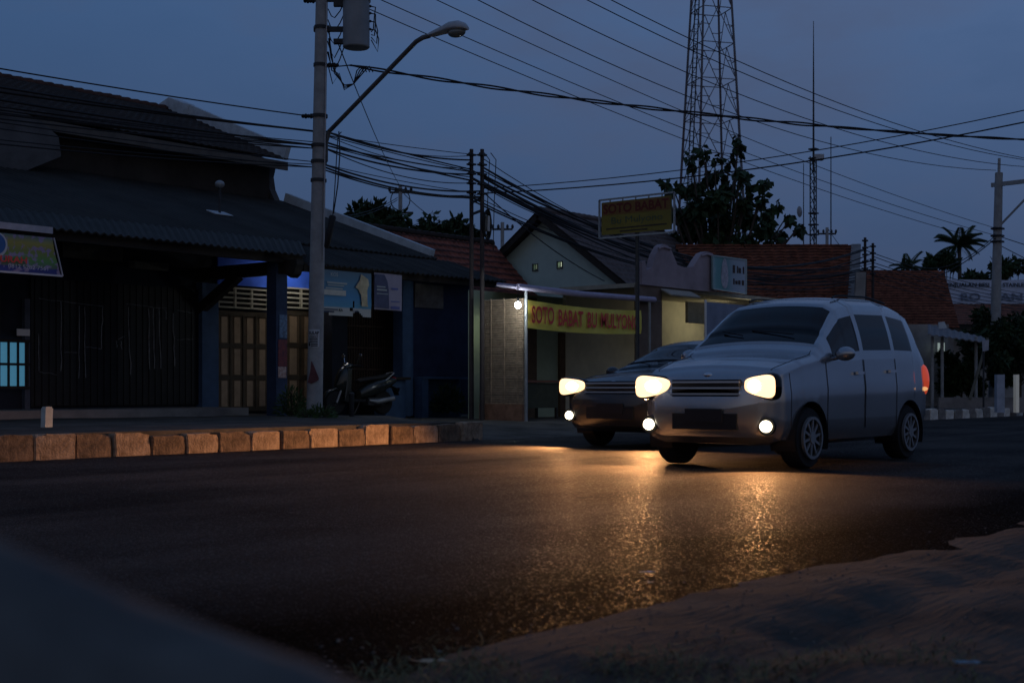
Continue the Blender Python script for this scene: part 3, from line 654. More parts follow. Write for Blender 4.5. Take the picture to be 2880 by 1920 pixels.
g = MB(); g.bar((GXL - 0.42, 22.0, 3.46), (GXL - 0.42, 25.9, 6.30), 0.06, 0.22); g.bar((GXL - 0.42, 29.8, 3.46), (GXL - 0.42, 25.9, 6.30), 0.06, 0.22); g.build('barge_board', WOODD, gh)
g = MB()
for i in range(25): g.lathe([(0.1, -0.16), (0.13, 0.15)], (GXL - 0.4 + i * 0.29, 25.9, 6.45), 'X', 8)
g.build('ridge_tiles', ROOFV, gh)

# ------------------------------------------------------------------ soup stall with awning
SX, SY = 21.1, 16.85
st = thing('food_stall', 'food stall with a rolled awning on posts and mint walls beside the green gable house', 'stall', (23.5, 18, 0.15))
g = MB(); g.span((gx(1331, 19.3), 19.3, 0.1), (28.2, 19.45, 3.0)); g.build('back_wall', MINT, st)
g = MB(); g.sheet((SX - 0.2, SY, 2.86), (26.1, SY, 2.86), (26.1, 19.4, 3.15), (gx(1392, 19.4), 19.4, 3.15), 60, 3, corr(0.2, 0.012)); g.build('awning_roof', mat('awning_sheet', (0.16, 0.14, 0.13), 0.7, 0.3), st)
g = MB(); g.tube([(SX - 0.3, SY - 0.02, 2.86), (23, SY - .03, 2.83), (25.8, SY - 0.02, 2.86)], 0.065, 10); g.tube([(SX - 0.3, SY - 0.02, 2.86), (SX - 0.3, SY + 0.5, 2.93)], 0.04, 8); g.build('rolled_tarp', mat('mauve_tarp', (0.40, 0.36, 0.48), 0.6, 0.15, 4), st, True)
for x in (SX, 25.62):
    g = MB(); g.tube([(x, SY, 0.05), (x, SY, 2.83)], 0.035, 10); g.build('awning_post', STEEL, st, True)
# bamboo blind closing the near end
g = MB()
for i in range(46):
    z = 0.52 + i * 0.047; g.tube([(SX + 0.05 + 0.008 * math.sin(i), 16.95, z), (SX + 0.05, 18.05, z + random.uniform(-.004, .004))], 0.026, 5)
for y in (17.1, 17.45, 17.8): g.box((SX + 0.025, y, 1.6), (0.015, 0.02, 2.15))
g.build('bamboo_blind', mat('dry_bamboo', (0.30, 0.22, 0.15), 0.75, 0.3, 8), st)
g = MB(); g.span((SX, 16.95, 0.1), (SX + 0.12, 18.1, 0.5)); g.build('stall_plinth', mat('brick_plinth', (0.25, 0.13, 0.08), 0.9, 0.3, 6, 0.3), st)
g = MB(); a, b_ = gx(1578, 19.2), gx(1682, 19.2); g.span((a, 19.22, 0.15), (b_, 19.29, gz(935, a, 19.2))); g.build('doorway_curtain', mat('brown_curtain', (0.12, 0.075, 0.045), 0.9, 0.25, 5), st)
g = MB(); a, b_ = gx(1482, 18.9), gx(1510, 18.9); g.span((a, 18.9, 0.15), (b_, 19.0, 2.9)); g.build('wooden_post', mat('brown_post', (0.12, 0.08, 0.05), 0.8), st)
# counter table
ct = thing('counter_table', 'brown counter table standing under the awning below the yellow banner', 'table', (22.2, 18.0, 0.15))
g = MB(); g.span((21.5, 17.7, 0.95), (23.4, 18.4, 1.0)); g.build('table_top', mat('red_brown_top', (0.22, 0.09, 0.05), 0.5, 0.2), ct)
g = MB(); g.span((21.55, 17.75, 0.4), (23.35, 17.78, 0.94)); g.build('front_panel', mat('dark_green_panel', (0.07, 0.07, 0.04), 0.7, 0.2), ct)
for x in (21.55, 23.35):
    for y in (17.8, 18.35): g = MB(); g.box((x, y, 0.52), (0.05, 0.05, 0.84)); g.build('leg', WOODD, ct)
# bulb at the corner of the awning
bp_ = pt(1457, 858, SY - 0.12)
bl = thing('light_bulb', 'glowing white bulb hanging at the corner of the food stall awning', 'lamp', bp_)
g = MB(); g.ell(bp_, (0.06, 0.06, 0.068)); g.build('glowing_bulb', mat('bulb_glow', (1, 1, 1), 0.4, 0, emit=(0.86, 0.97, 1.0), es=150), bl, 'all')
g = MB(); g.tube([bp_ + Vector((0, 0, 0.08)), bp_ + Vector((0, 0, 0.15))], 0.025); g.tube([bp_ + Vector((0, 0, 0.14)), bp_ + Vector((0.04, 0.04, 0.42))], 0.007); g.build('bulb_socket', BLACK, bl)
# hidden tube lamp inside the stall (lights the narrow strip of wall)
q = Vector((22.3, 18.75, 2.2)); t2 = thing('tube_lamp', 'lit tube lamp inside the food stall behind the bamboo blind', 'lamp', q)
g = MB(); g.tube([q + Vector((-.25, 0, 0)), q + Vector((.25, 0, 0))], 0.018); g.build('lit_tube', mat('tube_glow_warm', (1, 1, 1), 0.5, 0, emit=(0.95, 1.0, 0.75), es=11), t2)
g = MB(); g.box(q + Vector((0, 0, 0.05)), (0.56, 0.06, 0.05)); g.build('lamp_fitting', WHITE, t2)
# yellow banner
YY = SY - 0.10
a, b_ = gx(1484, YY), gx(1803, YY)
g = MB(); nx_, nz_ = 60, 14
zt0, zt1 = gz(843, a, YY), gz(873, b_, YY); zb0, zb1 = gz(922, a, YY), gz(938, b_, YY)
for j in range(nz_ + 1):
    for i in range(nx_ + 1):
        s, t = i / nx_, j / nz_
        z = (zb0 + (zb1 - zb0) * s) * (1 - t) + (zt0 + (zt1 - zt0) * s) * t - 0.05 * 4 * s * (1 - s)
        y = YY + 0.02 * math.sin(s * 22 + 3 * t) * s + 0.02 * nz(s * 9, t * 3, 1, 4)
        g.v.append((a + (b_ - a) * s, y, z))
for j in range(nz_):
    for i in range(nx_): k = j * (nx_ + 1) + i; g.f.append((k, k + 1, k + nx_ + 2, k + nx_ + 1))
yb = g.build('stall_banner', YEL, smooth='all'); tag(yb, 'yellow cloth banner with red capital letters hanging from the stall awning', 'banner')
w = b_ - a
for word, u0, u1 in (('SOTO', 1491, 1554), ('BABAT', 1566, 1636), ('BU', 1648, 1674), ('MULYONO', 1686, 1794)):
    x0, x1 = gx(u0, YY), gx(u1, YY); s = ((x0 + x1) / 2 - a) / w
    zc = (zb0 + (zb1 - zb0) * s) - 0.05 * 4 * s * (1 - s) + 0.13
    text(word, 0.49 - 0.07 * s, RED, yb, (x0, YY - 0.045, zc), xd=(1, 0, -0.005), width=x1 - x0, bold=0.02)

# roadside sign on a pole
sgx = 23.5; sgc = pt(1789, 607, 15.8); sgy = 15.8; zc = sgc.z; sgx = sgc.x
rs = thing('pole_sign', 'yellow signboard in a white frame on a pole above the food stall', 'sign', (sgx, sgy, 0.15))
g = MB(); g.tube([(sgx + 0.05, sgy, 0.1), (sgx + 0.05, sgy, zc - 0.3)], 0.045, 8); g.build('pole', DARKST, rs, True)
hw_, hh_ = 0.95, 0.41
g = MB(); g.box((sgx, sgy, zc), (0.04, hw_ * 2 - 0.14, hh_ * 2 - 0.12)); bd = g.build('board', mat('olive_board', (0.14, 0.115, 0.022), 0.6, 0.12, 2), rs)
g = MB(); g.box((sgx - 0.022, sgy, zc + 0.2), (0.006, hw_ * 2 - 0.16, 0.27)); g.build('top_band', mat('amber_band', (0.13, 0.07, 0.02), 0.6, 0.15), rs)
g = MB()
for s in (-1, 1):
    g.bar((sgx, sgy + s * hw_, zc - hh_), (sgx, sgy + s * hw_, zc + hh_), 0.035); g.bar((sgx, sgy - hw_, zc + s * hh_), (sgx, sgy + hw_, zc + s * hh_), 0.035)
for k in range(5): g.bar((sgx, sgy - hw_ + 0.3 + k * 0.33, zc + hh_ - 0.08), (sgx, sgy - hw_ + 0.3 + k * 0.33, zc + hh_), 0.02)
g.build('frame', mat('white_frame', (0.22, 0.24, 0.27), 0.6, 0.1), rs)
text('SOTO BABAT', 0.27, mat('maroon_letter', (0.09, 0.012, 0.01), 0.6, 0), rs, (sgx - 0.03, sgy + 0.83, zc + 0.105), xd=(0, -1, 0), width=1.66, bold=0.03)
text('Bu Mulyono', 0.2, mat('green_letter', (0.05, 0.07, 0.045), 0.6, 0), rs, (sgx - 0.028, sgy + 0.62, zc - 0.13), xd=(0, -1, 0), width=1.3)
for (y0, y1, z) in ((0.75, -0.78, -0.23), (0.4, -0.3, -0.30)):
    g = MB(); g.box((sgx - 0.023, sgy + (y0 + y1) / 2, zc + z), (0.004, abs(y0 - y1), 0.03)); g.build('text_line', WOODD, rs)

# ------------------------------------------------------------------ kiosk with mauve parapet
KY = 17.0
kx0, kx1 = gx(1808, KY), gx(2012, KY)
ks = thing('kiosk', 'small lit kiosk with a wavy mauve parapet beside the food stall', 'kiosk', ((kx0 + kx1) / 2, KY, 0.15))
PR = [(1806, 800), (1806, 735), (1815, 733), (1818, 760), (1834, 752), (1845, 715), (1857, 693), (1866, 686), (1878, 690), (1890, 707), (1905, 745), (1925, 752), (1950, 750), (1962, 730), (1975, 712), (1988, 707), (2003, 712), (2012, 722), (2016, 822)]
g = MB(); g.prism([tuple(pt(u, v, KY)) for u, v in PR], (0, 0.18, 0)); g.build('parapet', PURPLE, ks)
g = MB(); g.tube([tuple(pt(u, v, KY - 0.02)) for u, v in ((1852, 699), (1866, 694), (1886, 700))], 0.03, 6); g.tube([tuple(pt(u, v, KY - 0.02)) for u, v in ((1973, 719), (1988, 715), (2006, 720))], 0.03, 6); g.build('moulding', PURPLE, ks)
g = MB(); kz = gz(800, kx0, KY); g.span((kx0, KY + 0.2, kz - 0.05), (kx1 + 4.5, KY + 2.4, kz + 0.05)); g.build('ceiling', mat('kiosk_ceiling', (0.4, 0.36, 0.28), 0.85), ks)
g = MB(); g.span((kx0, KY + 2.2, 0.1), (kx1 + 4.5, KY + 2.3, kz - .051)); g.build('back_wall', CREAM, ks)
g = MB(); g.span((kx0 - 0.05, KY + 0.05, 0.1), (gx(1862, KY + .05), KY + 0.2, kz)); g.build('front_wall', mat('kiosk_brown', (0.18, 0.13, 0.10), 0.9, 0.25, 2), ks)
g = MB(); a, b_ = gx(1885, KY - .25), gx(1968, KY - .25); g.sheet((a, KY - 0.28, kz - 0.19), (b_, KY - 0.28, kz - 0.19), (b_, KY, kz - 0.05), (a, KY, kz - 0.05), 70, 2, corr(0.09, 0.014)); g.build('corrugated_hood', mat('pale_hood', (0.4, 0.38, 0.33), 0.6, 0.1), ks)
g = MB(); a, b_ = gx(1935, KY + .6), gx(1990, KY + .6); g.span((a, KY + 0.6, gz(905, a, KY)), (b_, KY + 0.68, gz(845, a, KY))); g.build('side_panel', mat('kiosk_side', (0.45, 0.38, 0.25), 0.8), ks)
q = Vector((31.0, 17.7, 2.72)); t3 = thing('tube_lamp', 'lit warm tube lamp hung in the kiosk behind the tarp screen', 'lamp', q)
g = MB(); g.tube([q + Vector((-.3, 0, 0)), q + Vector((.3, 0, 0))], 0.018); g.build('lit_tube', mat('tube_glow_kiosk', (1, 1, 1), 0.5, 0, emit=(1.0, 0.92, 0.62), es=85), t3)
g = MB(); g.box(q + Vector((0, 0, 0.045)), (0.66, 0.06, 0.04)); g.build('lamp_fitting', WHITE, t3)
# teal sign board
TY = KY - 0.12
a, b_ = gx(2006, TY), gx(2098, TY); z0a, z1a = gz(812, a, TY), gz(719, a, TY); z0b, z1b = gz(826, b_, TY), gz(731, b_, TY)
g = MB(); g.prism([(a, TY, z0a), (b_, TY, z0b), (b_, TY, z1b), (a, TY, z1a)], (0, 0.05, 0))
ts = g.build('wall_sign', band_mat('teal_sign_print', [(0, (0.30, 0.42, 0.42)), (0.1, (0.13, 0.32, 0.31)), (0.35, (0.08, 0.24, 0.24)), (0.6, (0.30, 0.36, 0.42)), (1, (0.42, 0.46, 0.52))], 'X', -(b_ - a) / 2, (b_ - a) / 2, 0.2, 3, rough=0.3)); tag(ts, 'small teal signboard with an oval emblem at the end of the mauve parapet', 'sign')
zm = (z0a + z1b) / 2; xm = a + (b_ - a) * 0.34
g = MB(); g.prism([(xm + 0.17 * math.cos(t) * (1 - 0.25 * math.sin(t)), TY - 0.006, zm + 0.38 * math.sin(t)) for t in [i * math.pi / 12 for i in range(24)]], (0, 0.005, 0)); g.build('oval_emblem', mat('emblem_pale', (0.42, 0.40, 0.45), 0.6, 0.3, 12), ts)
g = MB()
for (fx_, fz, w_, h_) in ((0.62, 0.62, 0.10, 0.22), (0.73, 0.62, 0.05, 0.2), (0.80, 0.6, 0.11, 0.15), (0.92, 0.62, 0.06, 0.2), (0.62, 0.26, 0.06, 0.16), (0.70, 0.24, 0.1, 0.1), (0.79, 0.25, 0.1, 0.12), (0.9, 0.25, 0.1, 0.14)):
    x = a + (b_ - a) * fx_; z = z0b + (z1b - z0b) * fz + 0.05; g.box((x, TY - 0.004, z), (w_ * 1.1, 0.005, h_ * 0.9))
g.build('dark_marks', mat('sign_brown', (0.06, 0.035, 0.03), 0.6, 0.2), ts)
g = MB(); g.bar((a - .01, TY - .01, z1a), (b_ + .01, TY - .01, z1b), 0.02, 0.03); g.bar((b_, TY - .01, z0b), (b_, TY - .01, z1b), 0.02, 0.03); g.bar((a, TY - .01, z0a), (b_, TY - .01, z0b), 0.02, 0.03); g.build('sign_frame', mat('sign_rim', (0.4, 0.5, 0.5), 0.5, 0.1), ts)
# tarp screen standing right of the kiosk
a, b_ = gx(1986, 16.4), gx(2420, 16.4)
ta = thing('tarp_screen', 'blue grey tarp screen with a white edge post right of the lit kiosk', 'screen', (a, 16.4, 0.15))
g = MB(); g.span((a, 16.4, 1.9), (b_, 16.42, 2.88)); g.build('tarp', mat('blue_grey_tarp', (0.22, 0.25, 0.33), 0.7, 0.2, 2), ta)
g = MB(); g.tube([(a - .03, 16.4, 0.05), (a - .03, 16.4, 2.92)], 0.03); g.tube([(b_ + .03, 16.4, 0.05), (b_ + .03, 16.4, 2.92)], 0.03); g.build('edge_post', WHITE, ta)

# ------------------------------------------------------------------ tiled houses further right
def tiled(name, lab, ru0, ru1, rv, rd, eu0, eu1, ev, ed, m, nu, nv):
    A, B, C, D = ptd(eu0, ev, ed), ptd(eu1, ev, ed), ptd(ru1, rv, rd), ptd(ru0, rv, rd)
    c = (A + B + C + D) / 4
    h = thing(name, lab, 'house', (c.x, c.y, 0.1))
    g = MB(); g.sheet(A, B, C, D, nu, nv, tilefn(0.32, 0.25, 0.10, 0.05)); g.build('roof', m, h)
    back = Vector((ST * 0.0 + CT, ST, 0)).normalized() * ((C - B).xy.length)
    g = MB(); g.sheet(Vector((*(D.xy + back.xy), A.z)), Vector((*(C.xy + back.xy), B.z)), C - Vector((0, 0, .02)), D - Vector((0, 0, .02)), 6, 2); g.build('back_roof', m, h)
    g = MB(); ins = Vector((CT, ST, 0)) * 0.7
    A2, B2 = A + ins, B + ins
    g.prism([(A2.x, A2.y, 0), (B2.x, B2.y, 0), (B2.x, B2.y, B.z + .3), (A2.x, A2.y, A.z + .3)], (back.x * 1.6, back.y * 1.6, 0)); g.build('wall', PLASTER, h)
    g = MB(); dr = (C - D).normalized()
    nn = int((C - D).length / 0.33)
    for i in range(nn): p = D + dr * (i + 0.5) * 0.33; g.bar(p - dr * 0.16 + Vector((0, 0, .04)), p + dr * .15 + Vector((0, 0, .05)), 0.2, 0.16)
    g.build('ridge_tiles', m, h)
    return h, A, B, C, D
h1, A, B, C, D = tiled('tiled_house', 'wide house with a broad brown tile roof behind the kiosk and tarp screen', 1900, 2408, 698, 46, 2040, 2396, 905, 39.5, ROOFB, 190, 128)
g = MB(); g.bar(B + Vector((0, 0, 0.06)), C + Vector((0, 0, 0.08)), 0.32, 0.14); g.build('white_verge', mat('verge_cement', (0.2, 0.18, 0.17), 0.85, 0.3, 2), h1)
g = MB(); q = ptd(2398, 760, 40); g.prism([tuple(ptd(2408, 765, 41)), tuple(ptd(2436, 765, 41)), tuple(ptd(2430, 900, 41)), tuple(ptd(2402, 900, 41))], (0.1, 0.08, 0)); g.build('side_wall', PLASTER, h1)
tiled('tiled_house', 'house with a dark brown tile roof beyond the second pair of dark poles', 2405, 2655, 768, 58, 2400, 2700, 930, 50, ROOFB, 150, 120)

# building with the long white advertising board
q0, q1 = ptd(2640, 785, 64), ptd(3060, 778, 64)
bb = thing('shop_building', 'shop building carrying a long pale blue advertising board above its reddish roof', 'building', ((q0.x + q1.x) / 2, (q0.y + q1.y) / 2, 0.1))
dirx = Vector((ST, -CT, 0)); nrm = Vector((CT, ST, 0))
A = ptd(2640, 856, 64); Bq = ptd(3060, 852, 64)
g = MB(); g.prism([tuple(A), tuple(Bq), tuple(q1), tuple(ptd(2830, 788, 64)), tuple(q0)], nrm * 0.12); g.build('advertising_board', mat('pale_blue_board', (0.50, 0.56, 0.70), 0.6, 0.15, 0.6), bb)
up = Vector((0, 0, 1))
text('PENJUALAN BESI', 0.25, INK, bb, ptd(2655, 806, 63.9), xd=dirx, width=2.17, bold=0.03)
text('& STAINLESS', 0.25, INK, bb, ptd(2806, 806, 63.9), xd=dirx, width=1.5, bold=0.03)
LG = mat('grey_letter', (0.17, 0.20, 0.27), 0.6, 0)
text('RO', 0.5, LG, bb, ptd(2702, 845, 63.9), xd=dirx, width=0.95, bold=0.03)
text('TAN', 0.5, LG, bb, ptd(2785, 845, 63.9), xd=dirx, width=1.55, bold=0.03)
g = MB(); g.sheet(ptd(2650, 915, 60), ptd(3080, 915, 60), ptd(3060, 858, 63.5), ptd(2650, 858, 63.5), 60, 20, tilefn(0.32, 0.25, 0.05, 0.03)); g.build('roof', ROOFB, bb)
A, Bq = ptd(2650, 1095, 61.5), ptd(3080, 1095, 61.5)
g = MB(); g.prism([(A.x, A.y, 0), (Bq.x, Bq.y, 0), (Bq.x, Bq.y, 3.9), (A.x, A.y, 3.9)], nrm * 4); g.build('wall', PLASTER, bb)
# little shelter
sh = ptd(2690, 950, 43)
sr = thing('open_shelter', 'open lean-to shelter with thin posts beyond the rear of the silver car', 'shelter', (sh.x, sh.y, 0.1))
g = MB(); g.sheet(ptd(2610, 940, 40), ptd(2775, 962, 40), ptd(2770, 948, 44), ptd(2610, 912, 44), 40, 2, corr(0.2, 0.02)); g.build('roof', mat('rusty_sheet', (0.18, 0.17, 0.18), 0.7, 0.3), sr)
for u in (2622, 2650, 2745):
    A = ptd(u, 960, 40.5); g = MB(); g.tube([(A.x, A.y, 0), (A.x, A.y, 2.4)], 0.05); g.build('post', mat('pale_post', (0.3, 0.3, 0.3), 0.7), sr)
A, Bq = ptd(2520, 1000, 45), ptd(2668, 1000, 45)
g = MB(); g.prism([(A.x, A.y, 0), (Bq.x, Bq.y, 0), (Bq.x, Bq.y, 3), (A.x, A.y, 3)], nrm * 0.2); g.build('wall', PLASTER, sr)
wl = mat('lit_slot', (0.5, 0.5, 0.5), 0.5, 0, emit=(0.55, 0.68, 0.62), es=0.35)
for u in (2620, 2637, 2650):
    A = ptd(u, 992, 44.8); Bq = ptd(u + 6, 964, 44.8); g = MB(); g.prism([tuple(A), (Bq.x, Bq.y, A.z), tuple(Bq), (A.x, A.y, Bq.z)], -nrm * 0.03); g.build('lit_window', wl, sr)
g = MB(); g.prism([tuple(ptd(2640, 925, 43)), tuple(ptd(2664, 922, 43)), tuple(ptd(2656, 904, 43)), tuple(ptd(2640, 906, 43))], nrm * 0.05); g.build('white_sheet', mat('sheet_white', (0.5, 0.55, 0.58), 0.6, 0.1), sr)
# gate posts, low wall, leaning pole
A, Bq = ptd(2640, 1116, 40), ptd(3000, 1116, 40)
g = MB(); g.prism([(A.x, A.y, 0.1), (Bq.x, Bq.y, 0.1), (Bq.x, Bq.y, gz(1117, A.x, A.y)), (A.x, A.y, gz(1117, A.x, A.y))], nrm * 0.15)
tag(g.build('low_wall', mat('grey_low_wall', (0.22, 0.2, 0.19), 0.9, 0.3, 2)), 'low grey wall in front of the dark shrubs behind the far kerb', 'wall')
for u, wd, mm, lab in ((2815, 22, mat('blue_white_post', (0.38, 0.42, 0.5), 0.7, 0.2, 3), 'broad bluish gate post with a lit edge beside the low wall'), (2862, 9, mat('white_post_painted_glow', (0.8, 0.78, 0.7), 0.6, 0.05, emit=(0.9, 0.88, 0.75), es=0.06), 'slim white gate post with a painted-on glow beside the low wall')):  # slim post: weak emission stands in for light falling on it
    A = ptd(u, 1112, 37.5); zt = gz(1053, A.x, A.y)
    g = MB(); hw2 = wd / 2 / F * 37.5; g.prism([(A.x - dirx.x * hw2, A.y - dirx.y * hw2, 0.15), (A.x + dirx.x * hw2, A.y + dirx.y * hw2, 0.15), (A.x + dirx.x * hw2, A.y + dirx.y * hw2, zt), (A.x - dirx.x * hw2, A.y - dirx.y * hw2, zt)], nrm * 0.2)
    tag(g.build('gate_post', mm), lab, 'gate post')
g = MB(); g.tube([ptd(2728, 1122, 40), ptd(2778, 950, 40)], [0.05, 0.04]); tag(g.build('leaning_pole', mat('grey_bamboo', (0.16, 0.15, 0.12), 0.8)), 'thin leaning bamboo pole in front of the dark shrubs', 'pole')
A = ptd(2768, 968, 39)
rsn = thing('round_sign', 'small pale road sign by the dark trees beyond the low wall', 'sign', (A.x, A.y, 0.1))
g = MB(); g.prism([tuple(ptd(2762, 958, 39)), tuple(ptd(2782, 955, 39)), tuple(ptd(2780, 985, 39)), tuple(ptd(2764, 988, 39))], nrm * 0.02); g.build('sign_plate', mat('sign_plate', (0.35, 0.36, 0.42), 0.6, 0.2, 6), rsn)
g = MB(); g.tube([(A.x + .03, A.y + .03, 0.1), (A.x + .03, A.y + .03, gz(960, A.x, A.y))], 0.03); g.build('sign_post', DARKST, rsn)

# ------------------------------------------------------------------ utility poles
PMX, PMY = 16.95, 18.6
LEAN = Vector((0.012, -0.013, 0))
def pm(z, du=0.0, dn=0.0): return Vector((PMX, PMY, 0)) + LEAN * z + Vector((0, 0, z)) + Vector((ST, -CT, 0)) * du + Vector((CT, ST, 0)) * dn
up_ = thing('utility_pole', 'stout grey concrete utility pole carrying the transformer and street lamp', 'utility pole', (PMX, PMY, 0.25))
g = MB(); g.tube([pm(0.1), pm(3), pm(6), pm(10.6)], [0.152, 0.138, 0.122, 0.10], 20); g.build('shaft', CONC, up_, True)
for z in (5.35, 5.9, 5.05, 6.85, 7.55, 8.1, 4.7):
    g = MB(); g.tube([pm(z - 0.03), pm(z + 0.03)], 0.15 if z < 6 else 0.135, 16); g.build('band', DARKST, up_, True)
for z, l in ((7.52, 0.75), (8.08, 0.75)):
    g = MB(); g.bar(pm(z, -0.14), pm(z, l), 0.07, 0.09); g.build('bracket', DARKST, up_)
g = MB(); g.bar(pm(10.1, 0, -0.1) + Vector((0, 0.9, 0)), pm(10.1, 0, -0.1) + Vector((0, -1.3, 0)), 0.08, 0.1); g.build('cross_arm', STEEL, up_)
g = MB()
for (z, l) in ((6.85, 0.35), (5.9, -0.3), (8.05, -0.3)):
    g = MB()
    for k in range(4): p = pm(z, math.copysign(0.16 + 0.05 * k, l)); g.ell(p, (0.035, 0.035, 0.05 - 0.01 * (k % 2)), 8, 6)
    g.build('insulator', BLACK, up_, True)
g = MB(); g.bar(pm(3.2, 0.13, -0.09), pm(8.0, 0.10, -0.07), 0.03, 0.02); g.build('ground_wire_duct', mat('pale_duct', (0.4, 0.4, 0.42), 0.6, 0.1), up_)
# transformer
tf = thing('transformer', 'grey cylindrical transformer hung on the concrete utility pole', 'transformer', pm(7.17, 0.66))
c0 = pm(7.17, 0.66)
g = MB(); g.lathe([(0.23, 0), (0.25, 0.02), (0.25, 0.86), (0.27, 0.87), (0.27, 0.93), (0.2, 1.0)], c0, 'Z', 28); g.build('tank', TGREY, tf, True)
g = MB()
for a in (0, 2.1, 4.2):
    p = c0 + Vector((0.13 * math.cos(a), 0.13 * math.sin(a), 1.0))
    for k in range(5): g.lathe([(0.03, 0), (0.055, 0.01), (0.03, 0.045)], p + Vector((0, 0, 0.05 * k)), 'Z', 10)
g.build('bushing', mat('porcelain', (0.2, 0.12, 0.09), 0.3, 0.1), tf, True)
g = MB()
for z in (0.12, 0.82):
    p = c0 + Vector((ST, -CT, 0)) * -0.3; g.bar(p + Vector((0, 0, z)) - Vector((ST, -CT, 0)) * 0.12, p + Vector((0, 0, z)) + Vector((ST, -CT, 0)) * 0.1, 0.1, 0.09)
for z in (0.35, 0.5, 0.65, 0.78): p = c0 + Vector((ST, -CT, 0)) * 0.26; g.ell(p + Vector((0, 0, z)), (0.03, 0.03, 0.025), 8, 6)
g.build('lug', DARKST, tf)
g = MB()
for k, (z, o2) in enumerate(((0.78, 0.34), (0.65, 0.36), (0.5, 0.40), (0.35, 0.42))):
    p = c0 + Vector((ST, -CT, 0)) * 0.26; q = Vector((ST, -CT, 0)); g = MB()
    g.tube([p + Vector((0, 0, z)), p + q * 0.1 + Vector((0, 0, z - .02)), p + q * (o2 - .26) + Vector((0, 0, z - 0.18)), p + q * (o2 - .28) + Vector((0, 0, z - 0.42)), p + q * 0.02 + Vector((0, 0, 0.3 - .05 * k))], 0.012, 6); g.build('lead_wire', CABLE, tf, True)
for k in range(5):
    A = pm(7.9 - 0.2 * k, 0.12); Bq = c0 + Vector((ST, -CT, 0)) * -0.2 + Vector((0, 0, 0.9 - 0.2 * k)); m_ = (A + Bq) / 2 - Vector((0, 0, 0.25 + 0.05 * k)) - Vector((ST, -CT, 0)) * 0.04
    g = MB(); g.tube([A, A.lerp(m_, .5) - Vector((0, 0, .05)), m_, m_.lerp(Bq, .5) - Vector((0, 0, .04)), Bq], 0.011, 6); g.build('lead_wire', CABLE, tf, True)
# street lamp arm
s0 = pm(5.55, 0.12)
lamp = thing('street_lamp', 'unlit street lamp on a long slanted arm fixed to the concrete pole', 'street lamp', s0)
e0 = pt(1208, 101, 15.6); k0 = pt(1170, 118, 15.9)
g = MB(); g.tube([s0 + Vector((0, 0, -0.5)), s0 + Vector((0, 0, -0.15)), s0 + Vector((0.01, -0.08, 0.06)), s0.lerp(k0, 0.06), s0.lerp(k0, 0.5), k0, k0.lerp(e0, 0.5) + Vector((0, 0, 0.02)), e0], 0.042, 10); g.build('arm', mat('arm_steel', (0.10, 0.10, 0.105), 0.6, 0.2), lamp, True)
hd = pt(1300, 84, 14.92) - e0; hl = hd.length; hx = hd.normalized(); hy = hx.cross(Vector((0, 0, 1))).normalized(); hzv = hy.cross(hx)
M3 = Matrix((hx, hy, hzv)).transposed()
def headpt(x, y, z): return e0 + M3 @ Vector((x, y, z))
g = MB(); prof = [(0, .06, .05, 0.0), (0.08, .085, .07, 0.0), (0.25, .10, .095, 0.02), (0.45, .14, .13, 0.04), (0.62, .145, .13, 0.035), (0.74, .11, .09, 0.02), (0.80, .04, .04, 0.0)]
nr = 18
for (x, wy, hz2, zo) in prof:
    for j in range(nr):
        a = 2 * math.pi * j / nr; cz = math.sin(a); g.v.append(headpt(x, wy * math.cos(a), zo + hz2 * (cz if cz > 0 else cz * 0.35)))
for i in range(len(prof) - 1):
    for j in range(nr): g.f.append((i * nr + j, i * nr + (j + 1) % nr, (i + 1) * nr + (j + 1) % nr, (i + 1) * nr + j))
g.f += [tuple(range(nr)), tuple((len(prof) - 1) * nr + j for j in range(nr))]
g.build('lamp_head', mat('lamp_grey', (0.38, 0.40, 0.43), 0.45, 0.1), lamp, True)
g = MB(); g.ell(headpt(0.57, 0, -0.03), (0.17, 0.115, 0.085), 16, 10, M3); g.build('lamp_glass', mat('lamp_glass', (0.16, 0.17, 0.16), 0.15, 0.1, spec=0.6), lamp, True)
# things fixed on the pole
A = pm(1.75)
nt_ = thing('pole_notice', 'white paper notice with black print pasted low on the concrete pole', 'notice', A)
cs = pm(1.85)
def wrap(z0, z1, a0, a1, r, m, name, par, n=8):
    g = MB(); fwd = Vector((-CT, -ST, 0)); rt = Vector((ST, -CT, 0))
    for z in (z0, z1):
        for i in range(n + 1):
            a = a0 + (a1 - a0) * i / n; g.v.append(pm(z) + fwd * r * math.cos(a) + rt * r * math.sin(a))
    for i in range(n): g.f.append((i, i + 1, n + 2 + i, n + 1 + i))
    return g.build(name, m, par, 'all')
zA, zB = gz(976, PMX, PMY), gz(927, PMX, PMY)
wrap(zA, zB, -0.85, 0.62, 0.149, mat('notice_paper', (0.5, 0.52, 0.55), 0.7, 0.12, 9), 'paper', nt_)
def polex(u): return (u - 882) / F * dep(PMX, PMY)
for (txt, v, hgt, u0, u1) in (('SULAP', 941, 0.085, 866, 894), ('DIGOT', 949, 0.05, 866, 892)):
    o_ = pm(gz(v, PMX, PMY)) + Vector((ST, -CT, 0)) * polex(u0) + Vector((-CT, -ST, 0)) * 0.152
    text(txt, hgt, INK, nt_, o_, xd=(ST, -CT, 0), width=polex(u1) - polex(u0), bold=0.03)
